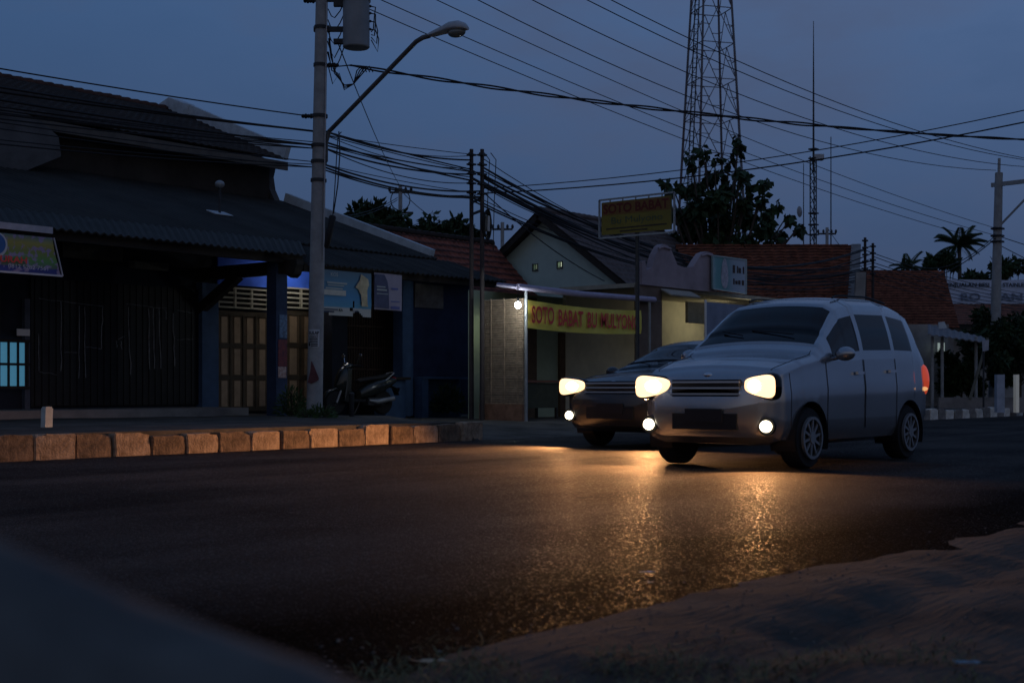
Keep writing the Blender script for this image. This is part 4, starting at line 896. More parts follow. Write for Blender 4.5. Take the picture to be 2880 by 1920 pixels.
for (u0, u1, v, h) in ((866, 891, 951, 3), (866, 891, 956, 2), (866, 891, 960, 3), (872, 891, 966, 3), (872, 891, 971, 3), (866, 870, 964, 10)):
    g = MB(); A = pm(gz(v + h, PMX, PMY)) + Vector((-CT, -ST, 0)) * 0.1505 + Vector((ST, -CT, 0)) * polex(u0); wd = polex(u1) - polex(u0); hh2 = h / F * dep(PMX, PMY)
    g.prism([A, A + Vector((ST, -CT, 0)) * wd, A + Vector((ST, -CT, 0)) * wd + Vector((0, 0, hh2)), A + Vector((0, 0, hh2))], Vector((-CT, -ST, 0)) * 0.002); g.build('text_line', INK, nt_)
g = MB(); A = pm(gz(1015, PMX, PMY), -0.05) + Vector((-CT, -ST, 0)) * 0.155; rt = Vector((ST, -CT, 0)); P_ = [(0, 0), (0.05, -0.1), (0.14, -0.32), (0.13, -0.36), (0.0, -0.42), (-0.07, -0.4), (-0.02, -0.2)]
g.prism([A + rt * x + Vector((0, 0, z)) for x, z in P_], Vector((-CT, -ST, 0)) * 0.02); tag(g.build('hanging_rag', mat('maroon_rag', (0.12, 0.045, 0.05), 0.9, 0.25, 8)), 'dark red rag hanging on the lower part of the concrete pole', 'rag')
# black splice case hanging beside the pole
A, Bq = ptd(918, 698, 24.4), ptd(936, 606, 24.4)
sp_ = thing('splice_case', 'black cable splice case hanging beside the concrete pole', 'splice case', A)
g = MB(); g.tube([A, A.lerp(Bq, 0.05), A.lerp(Bq, 0.4), A.lerp(Bq, .95), Bq], [0.03, 0.05, 0.062, 0.068, 0.05], 12); g.build('case_body', BLACK, sp_, True)
g = MB(); g.tube([Bq, ptd(941, 540, 24.4), ptd(948, 420, 24.5), ptd(951, 380, 24.6), ptd(960, 372, 24.8)], 0.01, 6); g.tube([A, ptd(915, 690, 24.35), ptd(915, 660, 24.4), ptd(917, 640, 24.4)], 0.009, 6); g.build('case_cable', CABLE, sp_, True)

# slim twin poles
for (u, Y, vt, lab) in ((1326, 18.5, 420, 'slim dark steel pole without cable coil, one of two beside the bamboo blind'), (1356, 17.9, 420, 'slim dark steel pole with a white cable coil beside the bamboo blind')):
    X = gx(u, Y); zt = gz(vt, X, Y)
    t_ = thing('twin_pole', lab, 'utility pole', (X, Y, 0.15), 'slim twin poles')
    g = MB(); g.tube([(X, Y, 0), (X, Y, 2.2), (X, Y, zt)], [0.055, 0.05, 0.042], 10); g.build('shaft', mat('rust_pole', (0.05, 0.04, 0.04), 0.75, 0.3, 4), t_, True)
    g = MB()
    for k in range(5): z = zt - 0.12 - 0.2 * k; g = MB(); g.box((X, Y, z), (0.16, 0.14, 0.035)); g.ell((X - 0.09, Y - 0.02, z), (0.03, 0.03, 0.045), 8, 6); g.build('clamp', DARKST, t_)
    if u > 1340:
        g = MB(); g.bar((X, Y, 4.5), (gx(1326, 18.5), 18.5, 4.5), 0.03, 0.05); g.bar((X, Y, 4.75), (gx(1326, 18.5), 18.5, 4.75), 0.03, 0.05); g.build('tie_bar', DARKST, t_)
        g = MB(); cz = gz(632, X, Y)
        for k in range(7):
            r1 = 0.13 + 0.012 * (k % 3); g.tube([(X + 0.03 + r1 * 0.8 * math.sin(a), Y - 0.06 - 0.012 * k, cz + 0.24 * math.cos(a) * (1 + .05 * k)) for a in [i * math.pi / 10 for i in range(21)]], 0.014, 6)
        g.build('cable_coil', CABLE, t_, True)
        g = MB(); g.box((X + 0.05, Y - 0.08, cz + 0.02), (0.1, 0.1, 0.32)); g.build('junction_box', mat('white_box', (0.4, 0.4, 0.4), 0.6, 0.15), t_)
# second pair further along
for (u, vt, lab) in ((2433, 668, 'taller dark pole of the distant pair in front of the brown tile roofs'), (2455, 684, 'shorter dark pole of the distant pair in front of the brown tile roofs')):
    Y = 18.0; X = gx(u, Y); zt = gz(vt, X, Y); t_ = thing('twin_pole', lab, 'utility pole', (X, Y, 0.15), 'slim twin poles')
    g = MB(); g.tube([(X, Y, 0), (X, Y, zt)], [0.055, 0.045], 8); g.build('shaft', mat('rust_pole', (0.05, 0.04, 0.04)), t_, True)
    g = MB()
    for k in range(5): g = MB(); g.box((X, Y, zt - 0.1 - 0.22 * k), (0.16, 0.14, 0.05)); g.build('clamp', DARKST, t_)
# concrete pole at the right
RX, RYp = gx(2796, 16.2), 16.2
rp = thing('utility_pole', 'concrete utility pole with a cross arm in front of the pale advertising board', 'utility pole', (RX, RYp, 0.15))
ztop = gz(485, RX, RYp)
def rpp(z, y=0): return Vector((RX + 0.03 * z - 0.06, RYp - 0.012 * z + y, z))
g = MB(); g.tube([rpp(0), rpp(4), rpp(ztop)], [0.19, 0.165, 0.13], 16); g.build('shaft', CONC, rp, True)
g = MB(); g.tube([rpp(ztop), rpp(ztop + 0.5)], 0.05, 8); g.build('pole_tip', STEEL, rp)
za = gz(518, RX, RYp)
g = MB(); g.bar(rpp(za, 0.25), rpp(za + .05, -2.2), 0.1, 0.14); g.bar(rpp(za - 1.5), rpp(za, -1.5), 0.06, 0.06); g.build('cross_arm', STEEL, rp)
g = MB()
for yy in (-1.0, -2.0): g = MB(); g.tube([rpp(za + 0.05, yy), rpp(za + 0.4, yy)], 0.03); g.ell(rpp(za + 0.42, yy), (0.06, 0.06, 0.1), 8, 6); g.build('insulator', DARKST, rp)
for z in (6.1, 6.35, 5.9): g = MB(); g.box(rpp(z), (0.36, 0.36, 0.06)); g.ell(rpp(z) + Vector((-0.25, 0, 0)), (0.1, 0.05, 0.05), 8, 6); g.build('clamp', DARKST, rp)
# tiny poles behind the roofs
for (u, v, d, hgt, lab) in ((1126, 520, 62, 0, 'small distant pole with insulators rising behind the red tile roof'), (1413, 625, 66, 0, 'small distant pole beside the green gable roof'), (2326, 640, 75, 0, 'small distant pole with a bent arm beside the radio masts')):
    A = ptd(u, v, d); t_ = thing('distant_pole', lab, 'utility pole', (A.x, A.y, 0))
    g = MB(); g.tube([(A.x, A.y, 0), tuple(A)], [0.11, 0.09]); g.build('shaft', CONC, t_, True)
    g = MB(); g.bar(A + dirx * -0.5 + Vector((0, 0, -0.35)), A + dirx * 0.5 + Vector((0, 0, -0.35)), 0.09, 0.09)
    for k in (-0.5, -0.2, 0.25, 0.5): g.ell(A + dirx * k + Vector((0, 0, -0.22)), (0.07, 0.07, 0.12), 8, 6)
    if v == 520:
        g.bar(A + dirx * -0.6 + Vector((0, 0, -1.3)), A + dirx * 0.6 + Vector((0, 0, -1.3)), 0.09, 0.09)
        g.tube([A + dirx * (0.45 * math.sin(a)) + Vector((0, 0, -0.7 + 0.5 * math.cos(a))) for a in [i * math.pi / 8 for i in range(17)]], 0.025, 5)
    g.build('cross_arm', DARKST, t_)

# ------------------------------------------------------------------ cables
def cable(pts, r, lab, grp=None, n=6):
    g = MB(); g.tube(pts, r, n); o = g.build('overhead_cable', CABLE, smooth='all'); tag(o, lab, 'cable', grp); return o
PTX = pm(10.15)
for k, dy in enumerate((-1.3, -0.9, 0.0, 0.9)):
    a = pm(10.2) + Vector((0, dy, 0)); b_ = rpp(za + 0.5, [-2.0, -1.95, -1.0, 0.1][k])
    cable(cable_pts(a, b_, 0.9 + 0.1 * k), 0.011, 'high bare power line running from above the transformer to the far cross arm', 'high power lines')
for k, (z, z2, dx) in enumerate(((8.75, 6.35, 0.9), (8.25, 6.1, 0.9), (8.0, 5.85, 0.85))):
    lab = ['upper', 'middle', 'lower'][k] + ' of three thin lines from the transformer to the far concrete pole'
    cable(cable_pts(pm(z, dx - 0.2), rpp(z2) + Vector((-0.25, 0, 0)), 0.35), 0.009, lab, 'thin lines from the transformer')
# thick twisted service cable across the road
a, b_ = pm(6.85, 0.55), Vector((33.5, 4.6, 6.1))
base = cable_pts(a, b_, 0.45, 150)
g = MB()
for ph in (0, math.pi):
    pts = []
    for i, p in enumerate(base):
        s = i / 150; rr = 0.026 * (1.0 if s < 0.45 else 0.55); an = i * 0.42 + ph; pts.append(p + Vector((0, math.cos(an) * rr * .6, math.sin(an) * rr)))
    g.tube(pts, 0.017, 6)
tag(g.build('overhead_cable', CABLE, smooth='all'), 'thick twisted black cable crossing the road from below the transformer', 'cable')
g = MB(); a2 = pm(6.85, 0.18)
g.tube([a2, pm(6.83, 0.35), a], 0.012); 
for k in range(4):
    zz = 7.6 - .25 * k
    g.tube([pm(zz, 0.14), pm(zz - 0.35, 0.17 + .02 * k), pm(6.7, 0.26 + .03 * k), pm(6.48 - .03 * k, 0.45), pm(6.5, 0.62), pm(6.75, 0.68 + .05 * k), pm(6.83, 0.76 + 0.05 * k), pm(6.72, 0.8 + .06 * k)], 0.012, 6)
tag(g.build('cable_loops', CABLE, smooth='all'), 'tangle of looped black leads below the transformer', 'cable')
# two lines crossing the road from the twin poles
t1, t2_ = Vector((gx(1326, 18.5), 18.5, 0)), Vector((gx(1356, 17.9), 17.9, 0))
cable(cable_pts(t2_ + Vector((0, 0, 4.85)), Vector((26.6, 2.2, 6.9)), 0.55), 0.014, 'lower black line crossing the road from the twin poles, rising to the upper right', 'lines crossing from the twin poles')
cable(cable_pts(t2_ + Vector((0, 0, 4.95)), Vector((26.6, 2.4, 7.12)), 0.52), 0.01, 'upper thin line crossing the road from the twin poles', 'lines crossing from the twin poles')
# lines on the near-left side of the concrete pole
cable(cable_pts(Vector((-6, 19.4, 6.1)), pm(5.9, -0.2), 0.35), 0.012, 'single cable above the tiled roof ridge ending at the concrete pole', None)
cable(cable_pts(Vector((-6, 18.8, 8.9)), pm(8.05, -0.25), 0.1), 0.012, 'short cable entering the picture top towards the concrete pole', None)
for k in range(14):
    z = random.choice((5.30, 5.36, 5.42, 5.5, 5.55, 5.62)) if k < 10 else random.choice((4.95, 5.0, 5.05, 4.9))
    a = Vector((-4, 19.1 + random.uniform(-0.1, .1), z + random.uniform(-.25, .35))); b_ = pm(z, -0.12)
    cable(cable_pts(a, b_, random.uniform(0.3, 0.5)), random.choice((0.009, 0.012, 0.02)), 'black cable in the bundle leaving the concrete pole past the tall tiled roof', 'cables along the dark shop house')
for k in range(17):
    z = random.choice((5.30, 5.36, 5.42, 5.5, 5.55, 5.62)) if k < 11 else random.choice((4.95, 5.0, 5.05, 4.9))
    zz = min(5.65, 4.75 + (z - 4.9) * 1.15 + random.uniform(-0.15, .15)); tgt = random.choice((t1, t2_))
    cable(cable_pts(pm(z, 0.1), tgt + Vector((0, 0, zz)), random.uniform(0.02, 0.22)), random.choice((0.008, 0.01, 0.014, 0.018)), 'black cable in the bundle between the concrete pole and the slim twin poles', 'cables to the twin poles')
p3 = [Vector((gx(2433, 18), 18, 0)), Vector((gx(2455, 18), 18, 0))]
for k in range(16):
    za_ = random.uniform(4.8, 5.65); zb_ = random.uniform(4.2, 5.4)
    cable(cable_pts(random.choice((t1, t2_)) + Vector((0, 0, za_)), p3[k % 2] + Vector((0, 0, zb_)), random.uniform(0.85, 1.25)), random.choice((0.009, 0.012, 0.017, 0.022)), 'black cable in the sagging bundle between the two pairs of slim poles', 'cables between the twin poles')
for k in range(7):
    cable(cable_pts(p3[k % 2] + Vector((0, 0, 5.2 - 0.15 * k)), Vector((64, 17, 4.9 - .1 * k)), 0.5), 0.012, 'black cable sagging onward from the distant pair of poles', 'cables beyond the distant pair')
for k, (b_, zz) in enumerate(((pt(1700, 790, 19), 4.9), (pt(1640, 640, 25.5), 5.0), (pt(1740, 660, 24.5), 5.1))):
    cable(cable_pts(t2_ + Vector((0, 0, zz)), b_, 0.15), 0.012, ['service cable dropping from the twin poles to the stall roof', 'service cable dropping from the twin poles to the green gable ridge', 'service cable dropping from the twin poles behind the yellow signboard'][k], 'service drops')
for k, (u, v0, v1) in enumerate(((1372, 430, 670), (1390, 430, 705))):
    pts = [ptd(u - 10, v0, 27.2), ptd(u + 5, v0 + 20, 27.2), ptd(u, (v0 + v1) / 2, 27.3), ptd(u - 3, v1, 27.3)]
    cable(pts, 0.01, ['short', 'long'][k] + ' loose cable end dangling beside the slim twin poles', 'dangling cable ends')
cable([ptd(953, 370, 24.9), ptd(956, 430, 24.8), ptd(950, 520, 24.6), ptd(938, 600, 24.45)], 0.012, 'thin black drop wire hanging just beside the concrete pole', None)
cable(cable_pts(ptd(950, 120, 24.7), ptd(1126, 525, 62), 0.2), 0.012, 'long thin line running down from the transformer to the small distant pole', None)
for k in range(2): cable(cable_pts(ptd(700, 558 + 12 * k, 40), ptd(1118, 556 + 6 * k, 61.5), 0.7), 0.016, 'thin line reaching the small distant pole from behind the shop house', 'lines to the small distant pole')
cable(cable_pts(ptd(1136, 545, 62), ptd(1405, 640, 66), 0.8), 0.016, 'thin line between the two small distant poles behind the red roof', None)
cable(cable_pts(rpp(6.0) + Vector((-.2, 0, 0)), ptd(2330, 645, 75), 2.2), 0.018, 'drooping line from the far concrete pole to the small pole by the masts', None)
cable(cable_pts(rpp(6.1) + Vector((-.2, 0, 0)), ptd(2560, 740, 60), 0.6), 0.014, 'steep guy line from the far concrete pole down past the palm', None)
cable(cable_pts(rpp(6.1) + Vector((.2, 0, 0)), Vector((60, 10, 4.4)), 0.3), 0.014, 'line from the far concrete pole out of the picture, upper of two', None)
cable(cable_pts(rpp(5.8) + Vector((.2, 0, 0)), Vector((55, 11.5, 2.6)), 0.1), 0.014, 'stay wire from the far concrete pole out of the picture, lower of two', None)

# ------------------------------------------------------------------ lattice tower and masts
A = ptd(2000, 430, 110); TX, TYy = A.x, A.y
lt = thing('lattice_tower', 'tall steel lattice telecom tower behind the broad leaved tree', 'tower', (TX, TYy, 0))
def tw(z): return 2.55 - (z - 20) * 0.062
rotT = TH - math.pi / 2 + 0.28
def tc_(k, z): a = rotT + math.pi / 4 + k * math.pi / 2; return Vector((TX + tw(z) * math.cos(a) * 1.0, TYy + tw(z) * math.sin(a), z))
zs = [0]; 
while zs[-1] < 44: zs.append(zs[-1] + max(2.2, 3.5 - zs[-1] * 0.02))
TG = mat('tower_red_grey', (0.15, 0.17, 0.20), 0.6, 0.2, 0.12, col2=(0.11, 0.06, 0.06))
for k in range(4): g = MB(); g.tube([tc_(k, 0), tc_(k, 44)], [0.12, 0.085], 6); g.build('leg', TG, lt)
for k in range(4):
    g = MB()
    for i in range(len(zs) - 1):
        z0, z1 = zs[i], zs[i + 1]; a0, b0, a1, b1 = tc_(k, z0), tc_((k + 1) % 4, z0), tc_(k, z1), tc_((k + 1) % 4, z1); mt = (a1 + b1) / 2
        g.bar(a1, b1, 0.06); g.bar(a0, mt, 0.05); g.bar(b0, mt, 0.05)
        g.bar(a0.lerp(mt, .5), a0.lerp(a1, .5), 0.05); g.bar(b0.lerp(mt, .5), b0.lerp(b1, .5), 0.05)
    g.build('bracing', TG, lt)
g = MB(); pL = tc_(1, 0).lerp(tc_(2, 0), 0.5)
for s in (-0.16, 0.16): g.bar(tc_(1, 0).lerp(tc_(2, 0), .5) + dirx * s, tc_(1, 44).lerp(tc_(2, 44), .5) + dirx * s, 0.08)
for i in range(110): z = i * 0.4; c = tc_(1, z).lerp(tc_(2, z), .5); g.bar(c - dirx * .16, c + dirx * .16, 0.04)
g.build('cable_ladder', DARKST, lt)
# guyed radio masts
def mast(u, v0, v1, d, w, lab, boxes=()):
    A = ptd(u, v0, d); t_ = thing('radio_mast', lab, 'mast', (A.x, A.y, 0)); vb = gz(v1, A.x, A.y)
    g = MB()
    if w > 0.15:
        zt = gz(440, A.x, A.y)
        cs_ = [Vector((A.x + w * math.cos(a), A.y + w * math.sin(a), 0)) for a in (0.3, 2.4, 4.5)]
        for c in cs_: g.bar(c, c + Vector((0, 0, zt)), 0.06)
        z = 0; i = 0
        while z < zt - 0.6:
            for k in range(3): g.bar(cs_[k] + Vector((0, 0, z)), cs_[(k + 1) % 3] + Vector((0, 0, z + 0.6)), 0.035)
            z += 0.6
        g.tube([(A.x, A.y, zt - 1), (A.x, A.y, (zt + A.z) / 2), (A.x, A.y, A.z)], [0.07, 0.05, 0.02], 6)
        g.build('lattice', DARKST, t_)
        for v in boxes:
            q = ptd(u, v, d); f = MB(); f.box(q, (0.5, 0.5, 0.08)); f.build('collar', DARKST, t_)
        q = ptd(u + 14, 443, d); f = MB(); f.box(q, (0.5, 0.6, 0.35), Euler((0, 0, TH)).to_matrix()); f.build('antenna_box', mat('antenna_white', (0.4, 0.4, 0.42), 0.6, 0.1), t_)
    else:
        g.tube([(A.x, A.y, 0), tuple(A)], [w, w * 0.4], 6); g.build('rod', DARKST, t_)
mast(2288, 60, 700, 85, 0.22, 'tall thin radio mast with a white antenna box right of the lattice tower', (420, 446, 600, 632, 660))
mast(2260, 460, 700, 88, 0.06, 'short whip antenna just left of the radio mast')
mast(2337, 385, 700, 90, 0.07, 'thin whip antenna right of the radio mast')
g = MB(); A = ptd(2254, 595, 86); g.lathe([(0.02, 0), (0.35, 0.12), (0.36, 0.14)], A, 'Y', 16); tag(g.build('dish_antenna', mat('dish_grey', (0.3, 0.3, 0.32), 0.6)), 'small grey dish antenna on the short whip antenna', 'antenna')

# ------------------------------------------------------------------ trees
def leafquad(g, p, d, up, L_, W_):
    d = d.normalized(); s = d.cross(up)
    if s.length < 1e-3: s = d.cross(Vector((1, 0, 0)))
    s.normalize(); n_ = s.cross(d)
    m1 = p + d * L_ * 0.5 + n_ * L_ * 0.08
    k = len(g.v); g.v += [tuple(p), tuple(m1 + s * W_ / 2), tuple(p + d * L_ - n_ * L_ * .05), tuple(m1 - s * W_ / 2)]
    g.f.append((k, k + 1, k + 2, k + 3))
rnd = random.Random(11)
def rvec(): 
    while True:
        v = Vector((rnd.uniform(-1, 1), rnd.uniform(-1, 1), rnd.uniform(-1, 1)))
        if 0.1 < v.length < 1: return v.normalized()
def tree(lab, base, clumps, leaf, n, m, trunk=True, cat='tree', droop=0.5, name='tree', group=None, wide=0.45):
    """clumps: (centre, radius vector); leaves scattered through each clump, limbs run to every clump"""
    t_ = thing(name, lab, cat, base, group); base = Vector(base)
    g = MB()
    if trunk:
        top = max(c[0].z for c in clumps); mid = Vector((base.x, base.y, base.z + (top - base.z) * 0.45)); r0 = 0.035 * (top - base.z) * 0.7
        g.tube([base, base.lerp(mid, .5) + Vector((.05, .03, 0)), mid], [r0, r0 * .8, r0 * .6], 8)
        for c, r in clumps:
            st_ = base.lerp(mid, rnd.uniform(0.65, 1.0)); md = st_.lerp(c, .5) + Vector((0, 0, -0.06 * (c - st_).length)) + rvec() * 0.1
            g.tube([st_, md, c], [r0 * .35, r0 * .22, r0 * .08], 5)
        g.build('trunk', BARK, t_, True)
    f = MB()
    tot = sum(r[0] * r[1] * r[2] for _, r in clumps) ** 1.0
    for c, r in clumps:
        k = max(8, int(n * (r[0] * r[1] * r[2]) / tot))
        for _ in range(k):
            v = rvec() * (rnd.random() ** 0.45); p = c + Vector((v.x * r[0], v.y * r[1], v.z * r[2]))
            d = (rvec() + v * 0.8 + Vector((0, 0, -droop)))
            L_ = leaf * rnd.uniform(0.6, 1.2); leafquad(f, p, d, rvec(), L_, L_ * wide)
    f.build('crown', m, t_)
    return t_
# broad leaved tree (big drooping leaves) behind the kiosk
Cl = []
D0 = 47
for (u, v, r) in ((2078, 402, 20), (2075, 420, 18), (2076, 385, 14), (1976, 420, 20), (1985, 440, 16), (1942, 440, 18), (1945, 458, 20), (2010, 450, 18), (2050, 452, 20), (1880, 522, 22), (1868, 515, 14), (1895, 530, 13), (1918, 524, 18), (1925, 540, 15), (2030, 485, 26), (2085, 482, 24), (2092, 500, 22), (2000, 500, 30), (1955, 530, 34), (2050, 530, 36), (2105, 525, 22), (2145, 512, 22), (2160, 508, 14), (2020, 560, 40), (1960, 580, 44), (2090, 572, 30), (2140, 562, 22), (2180, 580, 24), (2160, 600, 26), (2100, 610, 42), (2030, 620, 46), (1950, 635, 46), (1905, 600, 30), (2212, 608, 18), (2225, 612, 14), (2150, 640, 34), (2190, 655, 26), (2245, 645, 16), (2250, 630, 12), (1905, 660, 30), (2010, 680, 50), (2090, 680, 44), (2170, 680, 26), (2255, 640, 10)):
    sc = D0 / F; c = ptd(u, v, D0 + rnd.uniform(-1.3, 1.3)); rr = r * sc * 0.66; Cl.append((c, (rr, rr, rr * 1.05)))
tb_ = ptd(2030, 1095, D0)
tree('broad leaved tree with large drooping dark leaves standing behind the kiosk', (tb_.x, tb_.y, 0.1), Cl, 0.34, 2500, LEAFD, droop=1.3, wide=0.68)
# bushy trees behind the red roof
def blobs(spec, d, jit=1.0):
    out = []
    for u, v, r in spec:
        c = ptd(u, v, d + rnd.uniform(-jit, jit)); rr = r * d / F; out.append((c, (rr, rr, rr * 0.9)))
    return out
b1_ = ptd(1030, 1095, 60)
tree('bushy dark tree behind the left part of the red tile roof', (b1_.x, b1_.y, 0), blobs(((980, 625, 22), (1010, 600, 26), (1040, 605, 28), (1062, 590, 20), (1066, 578, 12), (1095, 620, 26), (1125, 615, 20), (1000, 650, 30), (1060, 650, 34), (1110, 650, 30), (1150, 640, 18)), 60), 0.42, 2600, LEAFD)
b1_ = ptd(1210, 1095, 61)
tree('thin dark tree behind the right part of the red tile roof', (b1_.x, b1_.y, 0), blobs(((1190, 640, 16), (1205, 625, 14), (1212, 605, 8), (1230, 640, 18), (1270, 630, 16), (1275, 615, 10), (1292, 625, 12), (1310, 645, 16), (1335, 655, 16), (1250, 655, 24), (1200, 660, 20), (1300, 665, 20)), 61), 0.4, 1300, LEAFD)
for (u, v, r, lab) in ((2620, 742, 16, 'small round dark tree between the palms'), (2665, 735, 20, 'dark tree just left of the tall palm'), (2838, 760, 34, 'dark tree behind the far concrete pole'), (2745, 790, 26, 'low dark tree under the tall palm')):
    d = 95; b1_ = ptd(u, 1095, d)
    sp2 = [(u + rnd.uniform(-1, 1) * r, v + rnd.uniform(-.7, .8) * r, r * rnd.uniform(.4, .6)) for _ in range(8)]
    tree(lab, (b1_.x, b1_.y, 0), blobs(sp2, d), 0.5, 900, LEAFD)
# dark mass of shrubs and trees at right edge
for (u, v, r, d, lab) in ((2790, 960, 80, 46, 'big dark leafy tree in front of the shop building beside the concrete pole'), (2870, 985, 75, 44, 'dark leafy tree at the far right behind the gate posts'), (2705, 1045, 50, 44, 'low dark shrub behind the leaning bamboo pole')):
    b1_ = ptd(u, 1095, d); sp2 = [(u + rnd.uniform(-1, 1) * r, v + rnd.uniform(-1, 1) * r * .9, r * rnd.uniform(.3, .5)) for _ in range(14)]
    tree(lab, (b1_.x, b1_.y, 0), blobs(sp2, d), 0.24, 5200, LEAFD)
# palms
def palm(lab, u, v, d, rad, nf, trunk_to=0):
    c = ptd(u, v, d); t_ = thing('coconut_palm', lab, 'palm tree', (c.x, c.y, 0))
    g = MB(); g.tube([(c.x + .6, c.y, 0), (c.x + 0.3, c.y, c.z * .5), (c.x, c.y, c.z)], [0.3, 0.24, 0.2], 8); g.build('trunk', BARK, t_, True)
    f = MB()
    for k in range(nf):
        az = 2 * math.pi * k / nf + rnd.uniform(-.2, .2); el = rnd.uniform(-0.25, 1.25); L_ = rad * rnd.uniform(.85, 1.1)
        pts = []; dv = Vector((math.cos(az) * math.cos(el), math.sin(az) * math.cos(el), math.sin(el))); p = Vector(c)
        for i in range(11):
            pts.append(p.copy()); p = p + dv * L_ / 10; dv = (dv + Vector((0, 0, -0.11))).normalized()
        f.tube(pts, 0.035, 4)
        for i in range(1, 11):
            t = (pts[i] - pts[i - 1]).normalized(); s = t.cross(Vector((0, 0, 1))).normalized()
            for q_ in range(3):
                pp = pts[i - 1].lerp(pts[i], q_ / 3); ll = rad * 0.30 * (1 - abs(i / 10 - 0.45) * 0.9)
                for sg in (-1, 1): leafquad(f, pp, s * sg * 0.8 + t * 0.6 + Vector((0, 0, -0.45)), s, ll, rad * 0.035)
    f.build('crown', LEAFD, t_)
palm('tall coconut palm right of the brown tiled roofs', 2698, 690, 140, 2.9, 24)
palm('small coconut palm just above the dark brown roof ridge', 2553, 752, 130, 2.0, 16)

# shrubs on the forecourt
def shrub(lab, c, r, n, leaf=0.12, pot=False, m=LEAF):
    t_ = thing('shrub', lab, 'shrub', c); c = Vector(c); f = MB()
    for _ in range(n):
        v = rvec(); v.z = abs(v.z); p = c + Vector((v.x * r[0], v.y * r[1], v.z * r[2])) * rnd.random() ** 0.5
        leafquad(f, p, v + rvec() * .6 + Vector((0, 0, -.2)), rvec(), leaf * rnd.uniform(.6, 1.3), leaf * .3)
    f.build('foliage', m, t_)
    g = MB()
    for k in range(7): v = rvec(); v.z = abs(v.z) + .4; g.tube([c + Vector((0, 0, -.05)), c + Vector((v.x * r[0], v.y * r[1], v.z * r[2])) * .8], 0.008, 4)
    g.build('stem', BARK, t_)
q = pt(820, 1162, 19.3); shrub('small leafy bush between the dark veranda post and the concrete pole', (q.x, q.y, 0.28), (0.3, 0.3, 0.55), 420)
q = pt(905, 1168, 18.3); shrub('low weeds growing at the foot of the concrete pole', (q.x, q.y, 0.28), (0.28, 0.25, 0.22), 260, 0.10)
q = pt(868, 1170, 18.3); shrub('tuft of weeds on the near side of the concrete pole foot', (q.x, q.y, 0.28), (0.18, 0.2, 0.16), 160, 0.09)
q = pt(1262, 1150, 20.6); shrub('dull green bush in the planter against the deep blue wall', (q.x, q.y, 0.3), (0.5, 0.25, 0.6), 700, 0.13, m=LEAFD)

# bollards
A = Vector((gx(131, 16.2), 16.2, 0.29))
bw = thing('bollard', 'short white concrete bollard in front of the black folding door', 'bollard', A)
g = MB(); g.prism([A + Vector((-.055, -.055, 0)), A + Vector((.055, -.055, 0)), A + Vector((.055, .055, 0)), A + Vector((-.055, .055, 0))], (0.008, 0, 0.26)); g.build('post', mat('bollard_white', (0.5, 0.52, 0.5), 0.8, 0.15), bw)
g = MB(); g.box(A + Vector((0.008, 0, 0.27)), (0.09, 0.09, 0.02)); g.build('cap', mat('bollard_white', (1, 1, 1)), bw)
A = Vector((gx(989, 18.3), 18.3, 0.2))
bw = thing('bollard', 'short black post in front of the parked scooter', 'bollard', A)
g = MB(); g.tube([A, A + Vector((0, 0, 0.5))], 0.05, 10); g.build('post', BLACK, bw); g = MB(); g.lathe([(0.055, 0), (0.055, 0.03), (0.02, .05)], A + Vector((0, 0, 0.5)), 'Z', 10); g.build('cap', DARKST, bw)

# ------------------------------------------------------------------ parked scooter (front towards -X)
SCX, SCY = gx(1010, 20.4), 20.4
sc = thing('motor_scooter', 'dark parked motor scooter with chrome mirrors behind the concrete pole', 'scooter', (SCX, SCY, 0.27), local=True, rz=math.pi - 0.12)
BP = mat('scooter_paint', (0.02, 0.024, 0.022), 0.25, 0.1, coat=0.6); SEAT = mat('scooter_seat', (0.02, 0.018, 0.017), 0.6, 0.2)
def wheel(name, x, r, w, par):
    g = MB(); g.lathe([(r - .075, -w / 2), (r - .02, -w / 2), (r, -w / 4), (r, w / 4), (r - .02, w / 2), (r - .075, w / 2)], (x, 0, r), 'Y', 26); o = g.build(name, RUBBER, par, True)
    g = MB(); g.lathe([(r - .08, -w * .42), (r - .06, -w * .42), (r - .06, w * .42), (r - .08, w * .42)], (x, 0, r), 'Y', 22)
    for k in range(5): a = k * 2 * math.pi / 5; g.bar((x, 0, r), (x + (r - .07) * math.cos(a), 0, r + (r - .07) * math.sin(a)), 0.03, 0.025, up=(0, 1, 0))
    g.lathe([(0.05, -w * .5), (0.05, w * .5)], (x, 0, r), 'Y', 12); g.build('rim', STEEL, o)
wheel('front_wheel', 0.64, 0.255, 0.10, sc); wheel('rear_wheel', -0.62, 0.255, 0.11, sc)
def loft(secs, n=14):
    g = MB()
    for (x, zc, hz2, wy) in secs:
        for j in range(n): a = 2 * math.pi * j / n; g.v.append((x, wy * math.copysign(abs(math.cos(a)) ** .8, math.cos(a)), zc + hz2 * math.copysign(abs(math.sin(a)) ** .8, math.sin(a))))
    k = len(secs)
    for i in range(k - 1):
        for j in range(n): g.f.append((i * n + j, i * n + (j + 1) % n, (i + 1) * n + (j + 1) % n, (i + 1) * n + j))
    g.f += [tuple(range(n)), tuple((k - 1) * n + j for j in range(n))]
    return g
loft([(0.02, .42, .1, .10), (-.15, .5, .16, .16), (-.4, .58, .17, .19), (-.7, .66, .13, .17), (-.95, .73, .06, .09)]).build('tail_body', BP, sc, True)
loft([(0.06, .70, .03, .10), (-.1, .735, .045, .14), (-.45, .775, .05, .15), (-.72, .83, .04, .11), (-.8, .84, .02, .05)]).build('seat', SEAT, sc, True)
